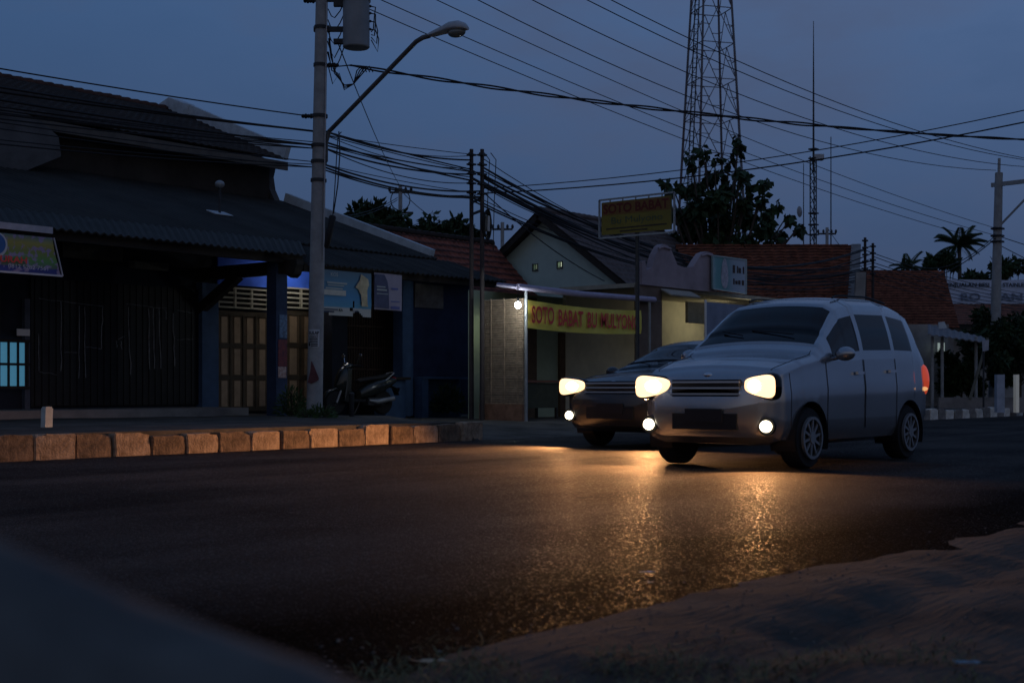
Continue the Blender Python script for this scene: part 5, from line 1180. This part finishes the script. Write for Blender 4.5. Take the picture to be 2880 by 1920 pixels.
g = MB(); g.prism([(0.42, -0.19, 0.28), (0.36, -0.2, 0.5), (0.30, -0.15, 0.95), (0.27, -0.1, 1.0), (0.27, 0.1, 1.0), (0.30, 0.15, 0.95), (0.36, 0.2, .5), (0.42, 0.19, .28)], (0.10, 0, 0.0)); g.build('leg_shield', BP, sc)
loft([(0.62, .62, .05, .05), (0.56, .66, .2, .10), (0.46, .7, .3, .16), (0.4, .72, .3, .17)]).build('front_cowl', BP, sc, True)
g = MB(); g.box((0.18, 0, 0.30), (0.5, 0.28, 0.06)); g.build('floor_board', BLACK, sc)
loft([(0.92, .36, .02, .05), (0.85, .47, .03, .06), (0.64, .55, .03, .06), (0.42, .48, .04, .06)]).build('front_mudguard', BP, sc, True)
g = MB(); g.tube([(0.64, 0.07, 0.255), (0.42, 0.07, 0.75)], 0.025); g.tube([(0.64, -0.07, 0.255), (0.42, -0.07, 0.75)], 0.025); g.build('fork', STEEL, sc)
g = MB(); g.tube([(0.16, -0.33, 1.02), (0.26, -0.2, 1.03), (0.32, 0, 1.0), (0.26, 0.2, 1.03), (0.16, 0.33, 1.02)], 0.018, 8); g.build('handlebar', BLACK, sc, True)
loft([(0.24, 1.02, .05, .13), (0.34, 1.02, .08, .14), (0.42, .98, .06, .10)]).build('handle_cowl', BP, sc, True)
g = MB(); g.ell((0.41, 0, 0.97), (0.04, 0.08, 0.055)); g.build('headlight', mat('clear_lens', (0.4, 0.4, 0.42), 0.1, 0, spec=0.7), sc, True)
for s in (-1, 1):
    g = MB(); g.tube([(0.22, s * 0.2, 1.04), (0.2, s * 0.26, 1.2)], 0.008); g.ell((0.2, s * 0.29, 1.24), (0.02, 0.06, 0.045)); g.build('mirror', CHROME, sc, True)
g = MB(); g.ell((-0.93, 0, 0.76), (0.04, 0.09, 0.045)); g.build('tail_light', mat('red_lens', (0.3, 0.01, 0.01), 0.2, 0), sc, True)
loft([(-.8, .62, .02, .08), (-.95, .56, .02, .09), (-1.02, .42, .015, .09)]).build('rear_mudguard', BLACK, sc, True)
g = MB(); g.box((-1.02, 0, 0.52), (0.01, 0.2, 0.1), Euler((0, R(-20), 0)).to_matrix()); g.build('number_plate', INK, sc)
g = MB(); g.tube([(-0.15, 0.16, 0.3), (-0.35, 0.18, 0.27), (-0.8, 0.18, 0.34)], [0.02, 0.055, 0.05], 12); g.build('exhaust', STEEL, sc, True)
g = MB(); g.box((-0.35, 0.06, 0.28), (0.45, 0.2, 0.16)); g.build('engine', DARKST, sc)
g = MB(); g.tube([(-0.6, 0.13, 0.72), (-0.85, 0.12, 0.88), (-0.9, 0, 0.9), (-0.85, -0.12, 0.88), (-0.6, -0.13, 0.72)], 0.014); g.build('grab_rail', STEEL, sc, True)
g = MB(); g.tube([(-0.1, -0.12, 0.25), (-0.05, -0.22, 0.02)], 0.012); g.build('side_stand', STEEL, sc)

# ------------------------------------------------------------------ cars
def car(name, lab, loc, st, Lw, hw, win, wsx, rwx, doors, wheels, wr, paint, hl_z, hl_y, fog_z, fog_y, nose, rz=0.0, beam=1.0):
    c = thing(name, lab, 'car', loc, local=True, rz=rz)
    def interp(x):
        for i in range(len(st) - 1):
            if st[i][0] <= x <= st[i + 1][0]:
                t = (x - st[i][0]) / max(1e-6, st[i + 1][0] - st[i][0]); return [st[i][k] * (1 - t) + st[i + 1][k] * t for k in range(6)]
        return list(st[-1])
    xs = sorted(set([round(s[0], 3) for s in st] + [round(Lw * i / 90, 3) for i in range(91)] + list(win_e for w in win for win_e in w) + list(wsx) + list(rwx) + [d_ for dd in doors for d_ in dd]))
    rows = [interp(x) for x in xs]
    for ps in range(6):                    # round the profile a little
        new = [r[:] for r in rows]
        for i in range(1, len(rows) - 1):
            if ps > 1 and not (0.3 < rows[i][0] < Lw - 0.3): continue
            for k in range(1, 6): new[i][k] = rows[i][k] * .5 + (rows[i - 1][k] + rows[i + 1][k]) * .25
        rows = new
    SEG = [('u', 2), ('u', 1), ('u', 2), ('d', 4), ('d', 4), ('g', 6), ('p', 3), ('t', 5)]
    grid = []; 
    for r in rows:
        x, zb, w, zbe, zt, wt = r
        P = [(0, zb), (w * .75, zb), (w * .94, zb + .05), (w * 1.0, zb + .17), (w * 1.01, (zb + .17 + zbe) / 2 + .06), (w * .975, zbe), (min(w * .96, wt + .05), zt - (zt - zbe) * .12 - .01), (wt * .86, zt - .012), (0, zt + .02)]
        line = []; lab_ = []
        for k, (kd, n) in enumerate(SEG):
            for j in range(n):
                t = j / n; a, b = P[k], P[k + 1]; y = a[0] * (1 - t) + b[0] * t; z = a[1] * (1 - t) + b[1] * t
                if kd in ('g',): y += 0.02 * math.sin(math.pi * t)
                if kd == 't': z = P[7][1] + (P[8][1] - P[7][1]) * (1 - (1 - t) ** 2)
                line.append((y, z)); lab_.append((k, t))
        line.append(P[8]); lab_.append((7, 1))
        grid.append([(x, y, z) for y, z in line])
    nS = len(grid[0]); RA = wr + 0.055
    def cut(i, j):
        p = [grid[i][j], grid[i + 1][j], grid[i + 1][j + 1], grid[i][j + 1]]; cx = sum(q[0] for q in p) / 4; cy = sum(q[1] for q in p) / 4; cz = sum(q[2] for q in p) / 4
        return cy > .5 * hw and any((cx - x) ** 2 + (cz - wr) ** 2 < RA * RA for x in wheels)
    cutf = {(i, j) for i in range(len(xs) - 1) for j in range(nS - 1) if cut(i, j)}
    moved = {}
    for i in range(len(xs)):
        for j in range(nS):
            ad = [(a, b) for a in (i - 1, i) for b in (j - 1, j) if 0 <= a < len(xs) - 1 and 0 <= b < nS - 1]
            if any(f in cutf for f in ad) and any(f not in cutf for f in ad):
                p = grid[i][j]; x = min(wheels, key=lambda q: abs(q - p[0])); dx, dz = p[0] - x, p[2] - wr; dl = math.hypot(dx, dz)
                if p[2] > rows[i][1] + .03: moved[(i, j)] = (x + dx / dl * RA, p[1], wr + dz / dl * RA)
    for (i, j), p in moved.items(): grid[i][j] = p
    parts = {}
    def put(key, quad):
        g = parts.setdefault(key, MB()); k = len(g.v); g.v += quad; g.f.append((k, k + 1, k + 2, k + 3))
    segstart = []; s0 = 0
    for kd, n in SEG: segstart.append(s0); s0 += n
    for i in range(len(xs) - 1):
        xm = (xs[i] + xs[i + 1]) / 2
        for j in range(nS - 1):
            if (i, j) in cutf: continue
            k = max(q for q in range(8) if segstart[q] <= j); kd = SEG[k][0]; t = (j - segstart[k] + .5) / SEG[k][1]
            for sgn in (-1, 1):
                q = [(p[0], p[1] * sgn, p[2]) for p in (grid[i][j], grid[i + 1][j], grid[i + 1][j + 1], grid[i][j + 1])]
                key = ('body', 0)
                if kd == 'g' and 0.14 < t < 0.86:
                    for wi, w_ in enumerate(win):
                        if w_[0] < xm < w_[1]: key = ('side_window', (wi, sgn))
                elif kd in ('t', 'p') and wsx[0] < xm < wsx[1] and not (kd == 'p' and t < .3): key = ('windscreen', 0)
                elif kd == 't' and rwx[0] < xm < rwx[1]: key = ('rear_window', 0)
                elif kd == 'd' or (kd == 'u' and k == 2):
                    for di, d_ in enumerate(doors):
                        if d_[0] + .008 < xm < d_[1] - .008: key = ('door', (di, sgn))
                put(key, q)
    # nose and tail caps
    for i, first in ((0, True), (len(xs) - 1, False)):
        g = parts[('body', 0)]; k = len(g.v); ring = [(p[0], p[1], p[2]) for p in grid[i]] + [(p[0], -p[1], p[2]) for p in grid[i][::-1]]
        g.v += ring; g.f.append(tuple(range(k, k + len(ring))))
    dobj = {}
    for key, g in parts.items():
        m = paint if key[0] in ('body', 'door') else GLASSD
        me_o = g.build(key[0], m, c)
        bm = bmesh.new(); bm.from_mesh(me_o.data); bmesh.ops.remove_doubles(bm, verts=bm.verts, dist=1e-4); bmesh.ops.recalc_face_normals(bm, faces=bm.faces); bm.to_mesh(me_o.data); bm.free()
        for p in me_o.data.polygons: p.use_smooth = True
        me_o.data.set_sharp_from_angle(angle=R(42))
        if key[0] == 'door': dobj[key[1]] = me_o
        if key[0] == 'side_window':
            pass
    for (di, sgn), o in dobj.items():
        x = doors[di][1] - 0.14; r = interp(x); y = r[2] * 1.0 * sgn; z = r[3] - 0.14
        g = MB(); g.bar((x - .09, y + .02 * sgn, z), (x + .07, y + .02 * sgn, z + .005), 0.03, 0.03); g.build('handle', CHROME, o)
        g = MB()
        for xe in (doors[di][0], doors[di][1]): r = interp(xe); g.tube([(xe, r[2] * 1.005 * sgn, r[1] + .16), (xe, r[2] * 1.014 * sgn, (r[1] + .17 + r[3]) / 2 + .06), (xe, r[2] * .98 * sgn, r[3])], 0.003, 5)
        g.build('door_seam', INK, o)
    # bottom black skirt and wheel arches, wheels
    for x in wheels:
        for sgn in (-1, 1):
            y = hw * 1.0 * sgn
            g = MB(); nn = 26
            for q_ in range(nn + 1):
                an = -0.35 + (math.pi + 0.7) * q_ / nn
                for (yo, rr_) in ((0.004, RA + .004), (-.27, RA + .004), (-.27, .02)): g.v.append((x + rr_ * math.cos(an), y + yo * sgn, wr + rr_ * math.sin(an)))
            for q_ in range(nn):
                for h_ in range(2): g.f.append((q_ * 3 + h_, q_ * 3 + h_ + 1, q_ * 3 + h_ + 4, q_ * 3 + h_ + 3))
            g.build('wheel_arch', BLACK, c)
            g = MB(); yy = y - 0.165 * sgn
            g.lathe([(wr - .11, -.1), (wr - .02, -.1), (wr, -.07), (wr, .07), (wr - .02, .1), (wr - .11, .1)], (x, yy + 0.045 * sgn, wr), 'Y', 32); wo = g.build('wheel', RUBBER, c, True)
            g = MB(); g.lathe([(wr - .125, 0), (wr - .095, 0), (wr - .095, .03), (wr - .125, .03)], (x, yy + (.155 if sgn > 0 else -.185), wr), 'Y', 30, caps=False)
            for k in range(10): a = k * 2 * math.pi / 10 + .2; g.bar((x, yy + .165 * sgn, wr), (x + (wr - .1) * math.cos(a), yy + .165 * sgn, wr + (wr - .1) * math.sin(a)), 0.026, 0.018, up=(0, 1, 0))
            g.lathe([(0.06, 0), (0.06, .03)], (x, yy + (.155 if sgn > 0 else -.185), wr), 'Y', 16); g.build('rim', ALLOY, wo)
    r0 = interp(nose)
    # seams, wipers, badge
    def seam(name, pts, r=0.0035): g = MB(); g.tube(pts, r, 5); g.build(name, INK, c)
    def gi(x): return min(range(len(xs)), key=lambda q: abs(xs[q] - x))
    jh = segstart[6] + 1
    for sgn in (-1, 1):
        seam('bonnet_seam', [(p[0], p[1] * sgn, p[2] + .001) for p in (grid[i][jh] for i in range(gi(0.16), gi(wsx[0] - .04)))])
        ib = gi(0.30); seam('bumper_seam', [(p[0], p[1] * sgn * 1.001, p[2]) for p in (grid[ib][j] for j in range(segstart[3], segstart[5] + 1))])
        iw = gi(wsx[0] + .06); p = grid[iw][nS - 1]; q = grid[gi(wsx[0] + .16)][nS - 3]
        seam('wiper', [(p[0] - .01, .30 * sgn - .12, p[2] + .012), (q[0], .30 * sgn + .3 - .12 * sgn, q[2] + .02)], 0.007)
    p = grid[gi(0.10)][nS - 1]; g = MB(); g.ell((p[0] - .02, 0, p[2] - .03), (0.02, 0.055, 0.03), 16, 8); g.build('badge', CHROME, c, True)
    for sgn in (-1, 1):
        ra = [(p[0], p[1] * sgn * .97, p[2] + .035) for p in (grid[i][segstart[7]] for i in range(gi(wsx[1] + .25), gi(win[-1][1])))]
        if Lw < 4: g = MB(); g.tube(ra[::4], 0.012, 6); g.build('roof_rail', BLACK, c, True)
    # grille, bumper trim, plate
    g = MB(); g.box((nose - .02, 0, hl_z - .02), (0.06, hl_y * 1.25, 0.17)); gr = g.build('grille', INK, c)
    g = MB()
    for k in range(3): g.box((nose - .055, 0, hl_z - .08 + .06 * k), (0.02, hl_y * 1.3, 0.018))
    g.build('grille_bar', CHROME, gr)
    g = MB(); g.box((nose - .03, 0, fog_z + .04), (0.08, hl_y * 1.2, 0.16)); g.build('air_intake', BLACK, c)
    g = MB(); g.box((nose - .075, 0, fog_z + .1), (0.015, 0.43, 0.135)); g.build('number_plate', INK, c)
    for sgn in (-1, 1):
        g = MB(); g.sell((nose + .03, hl_y * sgn, hl_z), (0.11, 0.215, 0.12), rot=Euler((0, 0, R(18) * sgn)).to_matrix(), slant=-.3 * sgn); ho = g.build('headlight', GLASSD, c, True); q_ = MB(); q_.ell((nose - .062, (hl_y - .02) * sgn, hl_z), (0.055, 0.115, 0.078), 18, 12, Euler((0, 0, R(12) * sgn)).to_matrix()); q_.build('lit_core', HLC, ho, 'all')
        g = MB(); g.sell((nose - .045, hl_y * sgn, hl_z), (0.06, 0.19, 0.10), rot=Euler((0, 0, R(14) * sgn)).to_matrix(), slant=-.3 * sgn); g.build('lit_lens', HLM, ho, 'all')
        g = MB(); g.lathe([(0.03, 0), (.09, 0), (.085, .05)], (nose - .03, fog_y * sgn, fog_z), 'X', 18); fo = g.build('fog_light', BLACK, c, True)
        g = MB(); g.ell((nose - .035, fog_y * sgn, fog_z), (0.025, 0.068, 0.058), 16, 10); g.build('lit_lens', FGM, fo, 'all')
        # side mirrors
        x = wsx[0] + .22; r = interp(x)
        g = MB(); g.ell((x, (r[2] + .09) * sgn, r[3] + .08), (0.07, 0.11, 0.075), 14, 10); g.tube([(x, (r[2] - .05) * sgn, r[3] + .03), (x, (r[2] + .03) * sgn, r[3] + .05)], 0.025); g.build('side_mirror', paint, c, True)
        # tail lamps wrap round the rear corners
        xe = Lw - .16; r = interp(xe)
        g = MB(); g.ell((xe + .03, (r[2] - .035) * sgn, r[3] - .2), (0.13, 0.07, 0.19), 16, 12); to = g.build('tail_light', TLM, c, True)
        g = MB(); g.ell((xe - .02, (r[2] - .015) * sgn, r[3] - .30), (0.08, 0.06, 0.03), 12, 8); g.build('amber_lens', AMB, to, True)
    # headlamp beams
    for sgn in (-1, 1):
        for (y, z, pw, sz, bl, tilt, nm) in ((hl_y, hl_z, PWH, 140, 0.7, 14, 'headlight_beam'), (fog_y, fog_z, PWF, 132, 0.6, 34, 'fog_beam')):
            ld = bpy.data.lights.new(nm, 'SPOT'); ld.energy = pw * beam; ld.color = (1.0, 0.46, 0.17); ld.spot_size = R(sz); ld.spot_blend = bl; ld.shadow_soft_size = 0.07
            lo = bpy.data.objects.new(nm, ld); COL.objects.link(lo); lo.parent = c; lo.location = (nose - .16, y * sgn, z); lo.rotation_euler = (0, R(90 - tilt), -R(35) * sgn if nm == 'fog_beam' else 0)
    return c
ALLOY = mat('dull_alloy', (0.30, 0.30, 0.31), 0.45, 0.15, 9, metal=0.6)
HLM = mat('headlamp_glow', (1, 1, 1), 0.3, 0, emit=(1.0, 0.60, 0.28), es=2.2)
HLC = mat('headlamp_core', (1, 1, 1), 0.3, 0, emit=(1.0, 0.93, 0.76), es=22)
FGM = mat('fog_glow', (1, 1, 1), 0.3, 0, emit=(1.0, 0.86, 0.58), es=9)
TLM = mat('tail_lens', (0.25, 0.01, 0.01), 0.15, 0, emit=(1.0, 0.12, 0.05), es=0.35, spec=0.6)
AMB = mat('amber_lens', (0.5, 0.2, 0.03), 0.15, 0, emit=(1.0, 0.5, 0.2), es=0.8)
PWH, PWF = 330.0, 540.0
SILV = mat('silver_paint', (0.36, 0.37, 0.40), 0.24, 0.06, 3, metal=0.75, coat=1.0)
DARKP = mat('dark_car_paint', (0.035, 0.037, 0.045), 0.25, 0.05, 2, metal=0.3, coat=0.6)
stA = [(0.00, .42, .60, .66, .78, .46), (0.05, .32, .71, .80, .92, .58), (0.18, .25, .79, .92, 1.02, .66), (0.5, .23, .83, 1.02, 1.10, .70), (0.88, .23, .84, 1.07, 1.17, .71),
       (1.58, .23, .845, 1.10, 1.72, .60), (1.95, .23, .845, 1.12, 1.80, .61), (2.7, .23, .845, 1.14, 1.82, .61), (3.25, .25, .84, 1.15, 1.77, .59), (3.52, .29, .825, 1.14, 1.70, .57), (3.72, .34, .79, 1.08, 1.2, .66), (3.8, .42, .70, .9, 1.0, .6)]
car('silver_minivan', 'silver compact minivan driving along the near lane with its headlights and fog lamps lit', (11.62, 6.98, 0.005), stA, 3.8, .845,
    ((1.2, 1.86), (1.95, 2.68), (2.77, 3.3)), (1.02, 1.55), (3.53, 3.7), ((1.02, 1.9), (1.92, 2.74)), (0.66, 3.12), 0.31, SILV, 0.83, 0.62, 0.435, 0.68, 0.05, beam=0.32)
stB = [(0.00, .42, .62, .66, .76, .46), (0.06, .30, .73, .78, .88, .58), (0.22, .22, .81, .86, .94, .66), (0.6, .2, .85, .92, 1.0, .70), (1.15, .2, .86, .97, 1.06, .70),
       (1.95, .2, .86, .98, 1.43, .56), (2.3, .2, .86, .99, 1.50, .57), (2.9, .2, .86, 1.0, 1.49, .57), (3.25, .22, .855, 1.01, 1.42, .55), (3.85, .26, .84, 1.02, 1.09, .64), (4.25, .32, .8, .98, 1.04, .62), (4.36, .42, .7, .82, .9, .55)]
car('dark_sedan', 'dark sedan overtaking beyond the silver minivan with one lit headlight and fog lamp showing', (14.75, 10.33, 0.005), stB, 4.36, .86,
    ((1.45, 2.25), (2.35, 3.0), (3.06, 3.3)), (1.2, 1.92), (3.3, 3.82), ((1.25, 2.3), (2.32, 3.15)), (0.78, 3.4), 0.31, DARKP, 0.84, 0.64, 0.44, 0.70, 0.05, beam=0.62)

# ------------------------------------------------------------------ foreground boulder and litter
bc = Vector((CT * 1.05 - ST * 0.75 * 1.0, ST * 1.05 + CT * 0.75, 0)); bc = Vector((0.68 * CT + (-0.46) * ST, 0.68 * ST - (-0.46) * CT, 0.29))
g = MB(); g.ell(bc, (0.61, 0.23, 0.455), 60, 40, Euler((0, 0, TH - math.pi / 2)).to_matrix())
g.v = [tuple(Vector(v) * 1.0 + (Vector(v) - bc).normalized() * (0.014 * nz(v[0], v[1] + v[2], 4.5, 8) + 0.006 * nz(v[0] + v[2], v[1], 12, 9))) for v in g.v]
tag(g.build('boulder', mat('grey_stone', (0.11, 0.108, 0.10), 0.85, 0.4, 11, 0.4, 25, col2=(0.05, 0.05, 0.05)), smooth='all'), 'big out of focus grey rock close beside the camera', 'rock')
for (u, v, s, m, lab) in ((1821, 1613, 0.03, WHITE, 'tiny white scrap of paper on the dark road edge'), (1824, 1641, 0.018, WHITE, 'smaller white crumb just below the paper scrap at the road edge'), (1205, 1868, 0.05, mat('dry_straw', (0.5, 0.42, 0.3), 0.8), 'short pale dry stick on the sand near the rock'), (2745, 1892, 0.055, mat('blue_plastic', (0.16, 0.24, 0.30), 0.5), 'crumpled bluish plastic scrap in the grass at the lower corner')):
    d = 0.8 * F / (v - HV); p = ptd(u, HV, d); p.z = verge_z(p.x, p.y) if p.y < 2.9 else 0.0
    g = MB(); k = 5
    for i in range(k + 1):
        for j in range(3): g.v.append((p.x + s * (i / k - .5) * 2 * ST, p.y - s * (i / k - .5) * 2 * CT + (j - 1) * s * .25, p.z + 0.006 + s * .22 * rnd.random()))
    for i in range(k):
        for j in range(2): g.f.append((i * 3 + j, (i + 1) * 3 + j, (i + 1) * 3 + j + 1, i * 3 + j + 1))
    tag(g.build('litter', m), lab, 'litter')
# loose grit along the road edge and over the sand
g = MB()
for k in range(5200):
    u = rnd.uniform(700, 3000); v = HV + 240 + 850 * rnd.random() ** 1.4
    d = 0.79 * F / (v - HV); p = ptd(u, HV, d)
    if p.y > 3.15 or (p.y < 2.4 and rnd.random() < .5): continue
    zz = max(verge_z(p.x, p.y), 0.001); r_ = 0.0025 + 0.006 * rnd.random() ** 4; sc_ = (r_ * rnd.uniform(.7, 1.4), r_ * rnd.uniform(.7, 1.4), r_ * .6)
    k0 = len(g.v)
    for o_ in ((1, 0, 0), (0, 1, 0), (-1, 0, 0), (0, -1, 0), (0, 0, 1), (0, 0, -.6)): g.v.append((p.x + o_[0] * sc_[0], p.y + o_[1] * sc_[1], zz + .3 * r_ + o_[2] * sc_[2]))
    for f_ in ((0, 1, 4), (1, 2, 4), (2, 3, 4), (3, 0, 4), (1, 0, 5), (2, 1, 5), (3, 2, 5), (0, 3, 5)): g.f.append(tuple(k0 + q_ for q_ in f_))
o = g.build('gravel', mat('loose_grit', (0.20, 0.17, 0.14), 0.9, 0.5, 60, col2=(0.06, 0.05, 0.042)), loc=(0, 0, 0)); o['kind'] = 'stuff'; o['label'] = 'loose grit and pebbles on the sandy verge'
# grass along the bottom of the picture
g = MB()
for k in range(5200):
    u = rnd.uniform(1000, 2950); v = rnd.uniform(1850, 2050) if rnd.random() < .8 else rnd.uniform(1780, 1900)
    if nz(u * .004, v * .01, 1, 12) < -0.12: continue
    d = 0.78 * F / (v - HV); p = ptd(u, HV, d); p.z = verge_z(p.x, p.y)
    a = rnd.uniform(0, 6.28); d_ = Vector((math.cos(a) * .8, math.sin(a) * .8, rnd.uniform(.15, .7))); leafquad(g, p, d_, Vector((0, 0, 1)), rnd.uniform(.02, .075), rnd.uniform(.003, .006))
o = g.build('grass', mat('dry_grass', (0.17, 0.15, 0.07), 0.8, 0.4, 8, col2=(0.06, 0.07, 0.03)), loc=(0, 0, 0)); o['kind'] = 'stuff'; o['label'] = 'sparse dry grass on the sandy verge'

# ------------------------------------------------------------------ dusk sky
w = bpy.data.worlds.new('World'); S.world = w; w.use_nodes = True
nt = w.node_tree; N = nt.nodes; L = nt.links; bg = N['Background']
tc = N.new('ShaderNodeTexCoord'); sx = N.new('ShaderNodeSeparateXYZ'); L.new(tc.outputs['Generated'], sx.inputs[0])
cr = N.new('ShaderNodeValToRGB'); e = cr.color_ramp.elements
e[0].position = 0.0; e[0].color = (0.042, 0.063, 0.124, 1); e[1].position = 1.0; e[1].color = (0.045, 0.10, 0.225, 1)
x = e.new(0.10); x.color = (0.042, 0.070, 0.142, 1); x = e.new(0.27); x.color = (0.040, 0.090, 0.200, 1)
L.new(sx.outputs['Z'], cr.inputs['Fac'])
def mrange(src, a, b, c, d):
    m = N.new('ShaderNodeMapRange'); m.inputs['From Min'].default_value = a; m.inputs['From Max'].default_value = b; m.inputs['To Min'].default_value = c; m.inputs['To Max'].default_value = d
    L.new(src, m.inputs['Value']); return m.outputs['Result']
def mul(a, b):
    m = N.new('ShaderNodeMath'); m.operation = 'MULTIPLY'; L.new(a, m.inputs[0]); L.new(b, m.inputs[1]); return m.outputs[0]
def dot(v):
    m = N.new('ShaderNodeVectorMath'); m.operation = 'DOT_PRODUCT'; L.new(tc.outputs['Generated'], m.inputs[0]); m.inputs[1].default_value = v; return m.outputs['Value']
mp = N.new('ShaderNodeMapping'); mp.inputs['Scale'].default_value = (1.2, 1.2, 3.2); L.new(tc.outputs['Generated'], mp.inputs['Vector'])
n1 = N.new('ShaderNodeTexNoise'); n1.inputs['Scale'].default_value = 3.4; n1.inputs['Detail'].default_value = 7; n1.inputs['Roughness'].default_value = 0.55; L.new(mp.outputs['Vector'], n1.inputs['Vector'])
# pale cloud veil, thicker to the upper right
veil = mul(mul(mrange(dot((ST, -CT, 0)), -0.35, 0.35, 0.12, 1.0), mrange(sx.outputs['Z'], 0.08, 0.28, 0.12, 1.0)), mrange(n1.outputs['Fac'], 0.3, 0.7, 0.35, 1.1))
mx = N.new('ShaderNodeMix'); mx.data_type = 'RGBA'; mx.inputs['B'].default_value = (0.088, 0.145, 0.285, 1)
L.new(veil, mx.inputs['Factor']); L.new(cr.outputs['Color'], mx.inputs['A'])
# broken grey cloud
m3 = N.new('ShaderNodeMix'); m3.data_type = 'RGBA'; m3.inputs['B'].default_value = (0.060, 0.081, 0.148, 1)
L.new(mrange(n1.outputs['Fac'], 0.46, 0.68, 0.0, 0.65), m3.inputs['Factor']); L.new(mx.outputs['Result'], m3.inputs['A'])
# last afterglow in the quarter behind the camera
m4 = N.new('ShaderNodeMix'); m4.data_type = 'RGBA'; m4.inputs['B'].default_value = (0.20, 0.19, 0.20, 1)
L.new(mul(mrange(dot((-CT, -ST, 0)), 0.1, 0.9, 0.0, 1.0), mrange(sx.outputs['Z'], 0.0, 0.75, 1.0, 0.0)), m4.inputs['Factor']); L.new(m3.outputs['Result'], m4.inputs['A'])
mx = m4
sky = N.new('ShaderNodeTexSky'); sky.sky_type = 'NISHITA'; sky.sun_disc = False; sky.sun_elevation = R(-3.0); sky.sun_rotation = R(200)
ms = N.new('ShaderNodeMix'); ms.data_type = 'RGBA'; ms.blend_type = 'ADD'; ms.inputs['Factor'].default_value = 0.01
L.new(mx.outputs['Result'], ms.inputs['A']); L.new(sky.outputs['Color'], ms.inputs['B'])
L.new(ms.outputs['Result'], bg.inputs['Color']); bg.inputs['Strength'].default_value = 1.0
# the last glow of the set sun, far too soft to cast a shadow
sl = bpy.data.lights.new('sun', 'SUN'); sl.energy = 0.02; sl.angle = R(40); sl.color = (1.0, 0.8, 0.7)
so = bpy.data.objects.new('sun', sl); COL.objects.link(so); so.rotation_euler = (R(70), 0, R(200)); so.location = (0, 0, 60)

# ------------------------------------------------------------------ camera
cam = bpy.data.cameras.new('camera'); co = bpy.data.objects.new('camera', cam); COL.objects.link(co)
cam.sensor_width = 36; cam.lens = 36 * F / 2880; co.location = (0, 0, H); co.rotation_euler = (math.pi / 2, 0, TH - math.pi / 2)
cam.shift_y = (HV - 960) / 2880; cam.clip_start = 0.05; cam.clip_end = 2000
cam.dof.use_dof = True; cam.dof.focus_distance = 20; cam.dof.aperture_fstop = 3.8
S.camera = co
S.view_settings.view_transform = 'Standard'; S.view_settings.look = 'None'; S.view_settings.exposure = 0; S.view_settings.gamma = 1
S.render.engine = 'CYCLES'; S.cycles.use_denoising = True; S.cycles.max_bounces = 6; S.cycles.sample_clamp_indirect = 4
